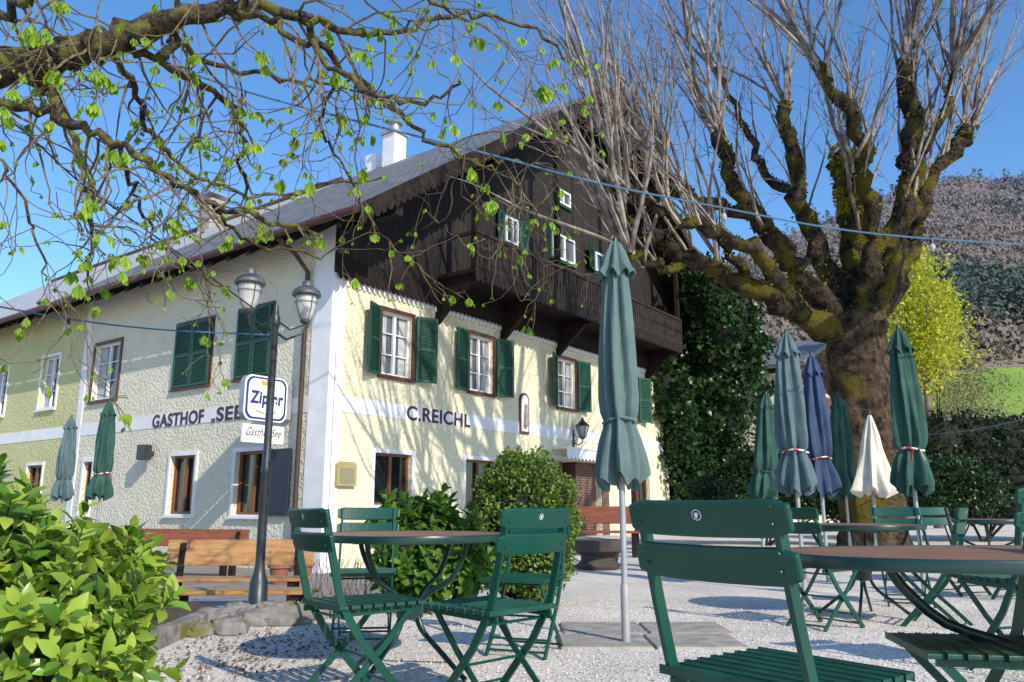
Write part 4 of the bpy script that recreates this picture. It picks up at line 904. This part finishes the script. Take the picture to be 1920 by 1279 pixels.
hp=atY(1500,700,40); hb=thing('small_house','small distant house with grey roof and brown balcony behind the big trunk','house',(hp.x,hp.y,0)); 
Th=frame(V((hp.x,hp.y,0)),dR,nR,UP); zt=atY(1500,640,40).z
mb=MB(Th); mb.box((-4,-6,0),(6,0,zt-2.2)); mb.build('wall',M['cream'],hb)
mb=MB(Th); mb.prism([(-4.8,zt-1.9),(1,zt+.2),(6.8,zt-1.9),(6.8,zt-2.1),(1,zt+.0),(-4.8,zt-2.1)],-7,1.6); mb.build('roof',M['slate'],hb)
mb=MB(Th); mb.prism([(-4,zt-2.2),(-3.6,zt-1.75),(1,zt-.05),(5.6,zt-1.75),(6,zt-2.2)],-.2,.05); mb.build('gable',M['brownboard'],hb)
mb=MB(Th); mb.box((-4,.05,zt-4),(6,1,zt-3.85)); mb.box((-4,.95,zt-3.85),(6,1,zt-2.9)); mb.build('balcony',M['brownboard'],hb)
# ---------- linden tree
TY=15.0
lin=thing('linden_tree','huge old pollarded tree with mossy trunk and bare upright shoots','tree',tuple(atY(1630,1000,TY).xy)+(0,))
tr=MB(); g=atY(1640,1000,TY)
tp=[V((g.x,g.y,-.1)),V((g.x,g.y,.5)),atY(1628,850,TY),atY(1618,750,TY),atY(1605,650,TY),atY(1600,590,TY)]
tp=spline(tp,6); nT=len(tp); rr=[.55+.4*math.exp(-i*.35)+.02*math.sin(i*1.7) for i in range(nT)]; rr[-1]=.45
vs=[];nn=26
for i,p in enumerate(tp):
    for k in range(nn):
        a=2*math.pi*k/nn; r=rr[i]*(1+.06*math.sin(5*a+i*.12)+.04*math.sin(9*a-i*.2)+random.uniform(-.025,.025)+(.12*math.sin(4*a+1)*math.exp(-i*.3))); vs.append((p.x+r*math.cos(a),p.y+r*math.sin(a),p.z))
tr.add(vs,[(i*nn+k,i*nn+(k+1)%nn,(i+1)*nn+(k+1)%nn,(i+1)*nn+k) for i in range(nT-1) for k in range(nn)]+[tuple(range((nT-1)*nn,nT*nn))])
tr.build('trunk',bark('brown_trunk_bark',(.03,.02,.014),(.17,.115,.07),(.15,.115,.02),.53,.64,1.6,1.0,.3,5),lin,smooth=True)
limbs=[
 ([(1600,650,0),(1510,590,-.8),(1410,540,-1.3),(1310,490,-1.6),(1230,440,-1.8),(1170,405,-1.8)],.27,.08),
 ([(1590,630,0),(1500,520,-.4),(1440,430,-.5),(1385,350,-.6),(1345,250,-.6)],.25,.12),
 ([(1600,610,.2),(1545,490,.6),(1505,370,.8),(1480,260,.9),(1470,190,.9)],.24,.12),
 ([(1605,600,.3),(1600,470,.6),(1588,360,.8),(1585,300,.8)],.25,.24),
 ([(1615,600,-.3),(1640,470,-.8),(1625,330,-1.2),(1610,260,-1.3),(1560,160,-1.4),(1530,120,-1.4)],.22,.07),
 ([(1620,610,0),(1675,480,-.5),(1705,350,-.8),(1712,240,-.9),(1700,120,-.9)],.27,.14),
 ([(1625,620,.2),(1700,490,.6),(1725,390,.9),(1765,310,1.0),(1815,240,1.0)],.21,.13),
 ([(1440,430,-.5),(1350,385,-.9),(1270,370,-1.2),(1230,300,-1.4),(1195,260,-1.4)],.13,.06),
 ([(1505,370,.8),(1430,320,1.4),(1400,240,1.6),(1340,130,1.8)],.11,.05),
 ([(1510,590,-.8),(1420,480,-1.9),(1330,430,-2.4),(1250,400,-2.6),(1180,360,-2.8)],.15,.06),
 ([(1705,350,-.8),(1760,230,-1.1),(1790,130,-1.2)],.1,.05),
 ([(1310,490,-1.6),(1240,500,-2.2),(1180,470,-2.6)],.09,.04),
 ([(1410,540,-1.3),(1360,470,-1.5),(1290,350,-1.6),(1250,330,-1.6)],.11,.05),
]
lm=MB(); heads=[]; MP=[];MD=[]; LP=[];LD=[]
def rv(s): return V((random.gauss(0,s),random.gauss(0,s),random.gauss(0,s)))
for li,(pts,r0,r1) in enumerate(limbs):
    P=spline([atY(a,b,TY+dy) for a,b,dy in pts],6); n=len(P)
    P=[p+rv(.055) if 0<i<n-1 else p for i,p in enumerate(P)]
    R=[r0+(r1-r0)*(i/(n-1))**.8 for i in range(n)]; R=[r*(1+.1*math.sin(i*2.1)+random.uniform(-.1,.14)) for i,r in enumerate(R)]
    R[-2]*=1.35; R[-1]*=1.1
    lm.tube(P,R,14,rough=.14); heads.append((P[-1],(P[-1]-P[-4]).normalized(),R[-2]*.9,1.0 if r1>.055 else .9))
    for i in range(int(n*.4),n-1,3): heads.append((P[i],(P[i]-P[i-1]).normalized(),R[i]*.8,.45))
    for k in range(6):
        i=random.randint(n//3,n-1); blob(lm,P[i]+V((random.uniform(-1,1),random.uniform(-1,1),random.uniform(-.5,1)))*R[i]*.7,(R[i]*.6,R[i]*.6,R[i]*.7),k,8,6)
    for i in range(n-1):
        patch=math.sin(i*.9+li*2)>-.4
        for _ in range(int(R[i]*(170 if patch else 30))):
            u=random.random(); q=P[i].lerp(P[i+1],u); dr=(rv(1)+V((-.25,-.2,.9))).normalized(); ax=(P[i+1]-P[i]).normalized(); dr=(dr-ax*dr.dot(ax)).normalized()
            A_,B_=(LP,LD) if (li==3 and i>n*.45) else (MP,MD)
            A_.append(q+dr*R[i]*random.uniform(.92,1.02)); B_.append(dr+rv(.5))
            if A_ is LP:
                for _k in range(8):
                    dr=(rv(1)+V((-.4,-.5,.2))).normalized(); dr=(dr-ax*dr.dot(ax)).normalized(); A_.append(q+dr*R[i]*random.uniform(.95,1.1)); B_.append(dr+rv(.5))
lm.build('limbs',M['lindenbark'],lin,smooth=True)
nn=len(MP); leafmesh('moss',np.array(MP),np.array(MD),RNG.normal(size=(nn,3)),RNG.uniform(.03,.07,nn),T_small,M['mosstuft'],lin,1.6)
nn=len(LP); leafmesh('lichen',np.array(LP),np.array(LD),RNG.normal(size=(nn,3)),RNG.uniform(.03,.07,nn),T_small,M['lichen'],lin,1.6)
cen=V((g.x,g.y,3))
def shoots(sh,tw,heads,cen,scale=1.0,twn=(0,0,1,1)):
    for p,d,r,wgt in heads:
        ns=int(9*wgt+random.random()*3) if wgt>.8 else random.randint(1,3)
        for k in range(ns):
            out=(p-cen); out.z=0; out=out.normalized() if out.length>.1 else V((0,0,0))
            dd=(d*.45+UP*1.15+out*random.uniform(-.2,.75)+rv(.28)).normalized()
            L=(random.uniform(2.2,6.2) if wgt>.8 else random.uniform(1.5,4.8))*scale; seg=9; q=p+rv(.5)*r; pts=[q]; r0=random.uniform(.022,.06)*(1 if wgt>.8 else .8)
            dirs=[]
            for i in range(seg):
                dd=(dd+rv(.10)+UP*.05).normalized(); q=q+dd*L/seg; pts.append(q); dirs.append(dd)
            rs=[max(.006,r0*(1-i/(seg+.5))) for i in range(seg+1)]; sh.tube(pts,rs,5)
            for i in range(2,seg+1):
                for _ in range(random.choice(twn)):
                    a=pts[i]; e=(dirs[i-1]+rv(.5)+out*.15).normalized(); l=random.uniform(.5,1.7)*(1-.4*i/seg); b1=a+e*l*.33; e2=(e+rv(.25)+UP*.12).normalized(); c1=b1+e2*l*.33; e4=(e2+rv(.25)).normalized()
                    tw.tube([a,b1,c1,c1+e4*l*.33],[.009,.007,.005,.003],3)
                    for _ in range(random.choice((1,2))):
                        e3=(e2+rv(.5)).normalized(); s_=random.choice((b1,a*.5+b1*.5,c1*.5+b1*.5)); tw.tube([s_,s_+e3*l*.25,s_+e3*l*.4+UP*.05],[.005,.004,.002],3)
sh=MB(); tw=MB(); shoots(sh,tw,heads,cen)
sh.build('upright_shoots',M['shootbark'],lin,smooth=True); tw.build('twigs',M['twigbark'],lin)
# bare tree standing off to the right, whose branches shade the sunny wall
BX,BY=8.6,9.3
bt=thing('bare_tree','tall bare tree standing right of the terrace beyond the near table','tree',(BX,BY,0))
bm_=MB(); b0=V((BX,BY,0)); bm_.tube(spline([b0,b0+V((.1,0,3.5)),b0+V((-.1,.1,7.5)),b0+V((0,0,11))],4),[.42-.02*i for i in range(13)],14,rough=.06)
hd2=[]
for k in range(17):
    a=k*2.4; zz=7.2+(k%8)*.5; rad=random.uniform(2.2,5.4); top=V((BX+math.cos(a)*rad,BY+math.sin(a)*rad,zz+random.uniform(2.2,5.5)))
    s_=b0+V((0,0,zz)); mid=s_.lerp(top,.5)+rv(.35); P=spline([s_,s_.lerp(mid,.5)+rv(.15),mid,mid.lerp(top,.5)+rv(.25)+V((0,0,.2)),top],4); n=len(P)
    bm_.tube(P,[.17-.11*i/(n-1) for i in range(n)],9,rough=.1)
    for i in (n-1,n-5,n-9): hd2.append((P[i],(P[i]-P[i-1]).normalized(),.05,.5))
bm_.build('trunk',M['lindenbark'],bt,smooth=True); sh=MB(); tw=MB(); shoots(sh,tw,hd2,b0,.6,(0,0,0,1)); sh.build('branches',M['shootbark'],bt,smooth=True); tw.build('twigs',M['twigbark'],bt)
# ---------- chestnut
che=thing('chestnut_tree','chestnut tree with lichened limbs and fresh drooping leaves reaching in from upper left','tree',(-6.5,4.5,0))
cb=MB(); tb=MB(); tips=[]
base=V((-6.5,4.5,0)); j=atD(-260,170,5.2)
cb.tube(spline([base,base+V((.1,0,1.5)),V((-5.9,4.6,2.7)),j],4),[.4,.38,.36,.34,.32,.3,.29,.28,.26,.25,.23,.2,.17][:13],14,rough=.06)
cl=[
 ([(-260,170,5.2),(0,130,5.0),(100,110,4.9),(200,80,4.8),(300,40,4.8),(430,15,4.8),(560,25,4.9)],.13,.03),
 ([(560,25,4.9),(650,60,5.0),(740,60,5.2),(850,30,5.3),(960,40,5.5),(1060,110,5.6)],.026,.008),
 ([(-260,170,5.2),(0,195,4.6),(120,225,4.5),(220,265,4.5),(320,335,4.5),(400,385,4.6),(520,420,4.8),(600,440,5)],.034,.009),
 ([(-200,150,5.2),(-60,120,6.0),(60,150,6.2),(105,200,6.2),(150,280,6.2),(170,400,6.2),(165,520,6.2)],.055,.01),
 ([(200,85,4.8),(300,115,5.0),(400,170,5.2),(455,240,5.3),(455,330,5.4),(490,420,5.5)],.028,.008),
 ([(430,15,4.8),(520,50,4.4),(620,110,4.2),(700,170,4.1),(800,190,4.1),(860,150,4.1)],.022,.007),
 ([(560,25,4.9),(640,130,5.4),(720,190,5.8),(800,260,6.0),(880,300,6.1),(960,340,6.2),(990,420,6.2)],.024,.007),
 ([(300,115,5.0),(330,60,5.2),(350,-40,5.2)],.03,.015),
 ([(200,85,4.8),(260,180,5.6),(290,260,6),(370,330,6.4),(480,370,6.6),(600,350,6.8),(720,330,7)],.025,.008),
 ([(220,265,4.5),(250,350,5),(280,430,5.2),(360,500,5.4),(430,540,5.5)],.014,.006),
 ([(400,385,4.6),(460,450,5),(560,480,5.2),(650,470,5.4)],.012,.005),
 ([(640,130,5.4),(600,220,5.8),(640,300,6),(700,420,6.2),(780,500,6.3),(880,560,6.3)],.014,.005),
 ([(430,15,4.8),(560,-30,4.6),(760,-10,4.5),(880,40,4.5)],.024,.008),
 ([(-200,60,5),(-20,30,4.8),(60,-10,4.6),(200,-40,4.6)],.04,.015),
 ([(300,40,4.8),(380,110,5.1),(520,150,5.4),(640,160,5.8),(760,220,6.1)],.02,.007),
 ([(880,300,6.1),(960,300,6.3),(1040,330,6.5),(1000,430,6.5),(1035,560,6.5)],.01,.004),
 ([(-100,260,4.2),(0,300,4.2),(60,420,4.3),(90,520,4.3)],.012,.005),
]
KEEP=[(425,455,620,860),(270,740,470,830),(690,225,790,340),(660,570,980,960)]
def blocked(p):
    x,y_=proj(p)
    return any(a<x<c_ and b_<y_<d_ for a,b_,c_,d_ in KEEP)
def gtwig(p,d,L,r,lev):
    n=max(3,int(L/.08)); pts=[p]; q=p; rs=[r]
    for i in range(n):
        t=i/n; g_=(-.15 if t<.6 else .28)
        d=(d+rv(.27)+V((0,0,g_))).normalized(); q2=q+d*(L/n)
        if blocked(q2): break
        q=q2; pts.append(q); rs.append(max(.0026,r*(1-.7*(i+1)/n)))
        if lev<2 and i>0 and random.random()<(.22 if lev==0 else .14):
            gtwig(q,(d+rv(.7)+V((0,0,-.1))).normalized(),L*random.uniform(.25,.55),rs[-1]*.75,lev+1)
    if len(pts)>1: tb.tube(pts,rs,5 if lev==0 else 4); tips.append((q,d,lev))
for pts,r0,r1 in cl:
    P=spline([atD(a,b,D) for a,b,D in pts],6); n=len(P); P=[p+rv(.018) if 0<i<n-1 else p for i,p in enumerate(P)]
    R=[(r0+(r1-r0)*i/(n-1))*(1+.1*math.sin(i*1.9)+random.uniform(-.08,.12)) for i in range(n)]; cb.tube(P,R,10,rough=.12)
    tips.append((P[-1],(P[-1]-P[-2]).normalized(),0))
    for i in range(3,n):
        if random.random()<(.45 if r0>.1 else .56):
            d=(P[i]-P[i-1]).normalized(); gtwig(P[i],(d*.5+rv(.6)+V((0,0,-.35))).normalized(),random.uniform(.3,1.15),min(R[i]*.5,.010),0)
cb.build('limbs',M['chestbark'],che,smooth=True); tb.build('twigs',M['chesttwig'],che,smooth=True)
PP=[];DD=[];NN=[];LL=[]
for p,d,lev in tips:
    if random.random()<.12: continue
    x_,y_=proj(p)
    sz=random.choice((.024,.028,.034,.04,.046)) if random.random()<.72 else random.choice((.06,.07,.085,.10 if y_<330 else .06)); nl=random.choice((1,2,2,3))
    for k in range(nl):
        a=random.uniform(0,6.28); out=V((math.cos(a),math.sin(a),random.uniform(-.2,.6))).normalized(); q=p+out*sz*random.uniform(.1,.5)
        tang=out.cross(UP).normalized(); m_=5
        for l in range(m_):
            u=(l/(m_-1)-.5)*2; dd=(out*(.42-.2*abs(u))+tang*u*.55+V((0,0,-1.05+.2*abs(u)))).normalized()
            PP.append(q); DD.append(dd); NN.append(out+UP*.4+tang*u*.5); LL.append(sz*random.uniform(.85,1.15)*(1-.25*abs(u)))
leafmesh('crown',np.array(PP),np.array(DD),np.array(NN),np.array(LL),T_chest,M['chestleaf'],che,.9)
# ---------- string lights
def strand(label,pts,m,bulbs,r=.006):
    P=spline([atD(a,b,D) for a,b,D in pts],8); t=thing('string_lights',label,'string lights',tuple(P[0])); mb=MB(); mb.tube(P,r,6); mb.build('cable',m,t,smooth=True)
    for px in bulbs:
        q=min(P,key=lambda p:abs(proj(p)[0]-px)); 
        mb=MB(); mb.lathe([(.014,0),(.018,-.02),(.018,-.05)],tuple(q),8); mb.build('socket',M['blackiron'],t,smooth=True)
        mb=MB(); mb.lathe([(.016,-.05),(.026,-.07),(.028,-.09),(.018,-.112),(.004,-.12)],tuple(q),10); mb.build('bulb',glassmat('bulb_glass',(.5,.5,.5)),t,smooth=True)
strand('long blue string light cable crossing the sky from upper left to right edge',[(-60,-70,5),(60,0,5.2),(250,95,5.4),(457,170,5.6),(700,235,5.9),(900,285,6.1),(1130,345,6.4),(1356,390,6.8),(1560,428,7),(1746,448,7.3),(1990,462,7.6)],M['bluecable'],(457,1356,1746),.008)
strand('lower blue string light cable running from left edge to the street lamp',[(-80,560,6),(128,598,6.4),(300,618,6.6),(505,628,6.9)],M['bluecable'],(128,),.007)
strand('thin black cable sagging from upper left to the street lamp',[(-60,160,5),(60,260,5.2),(160,350,5.6),(300,450,6.1),(505,600,6.9)],M['blackcable'],(160,),.006)
strand('thin string light cable low in front of the dark hedge at right',[(1700,818,12),(1830,805,13),(1990,770,14)],M['blackcable'],(),.01)
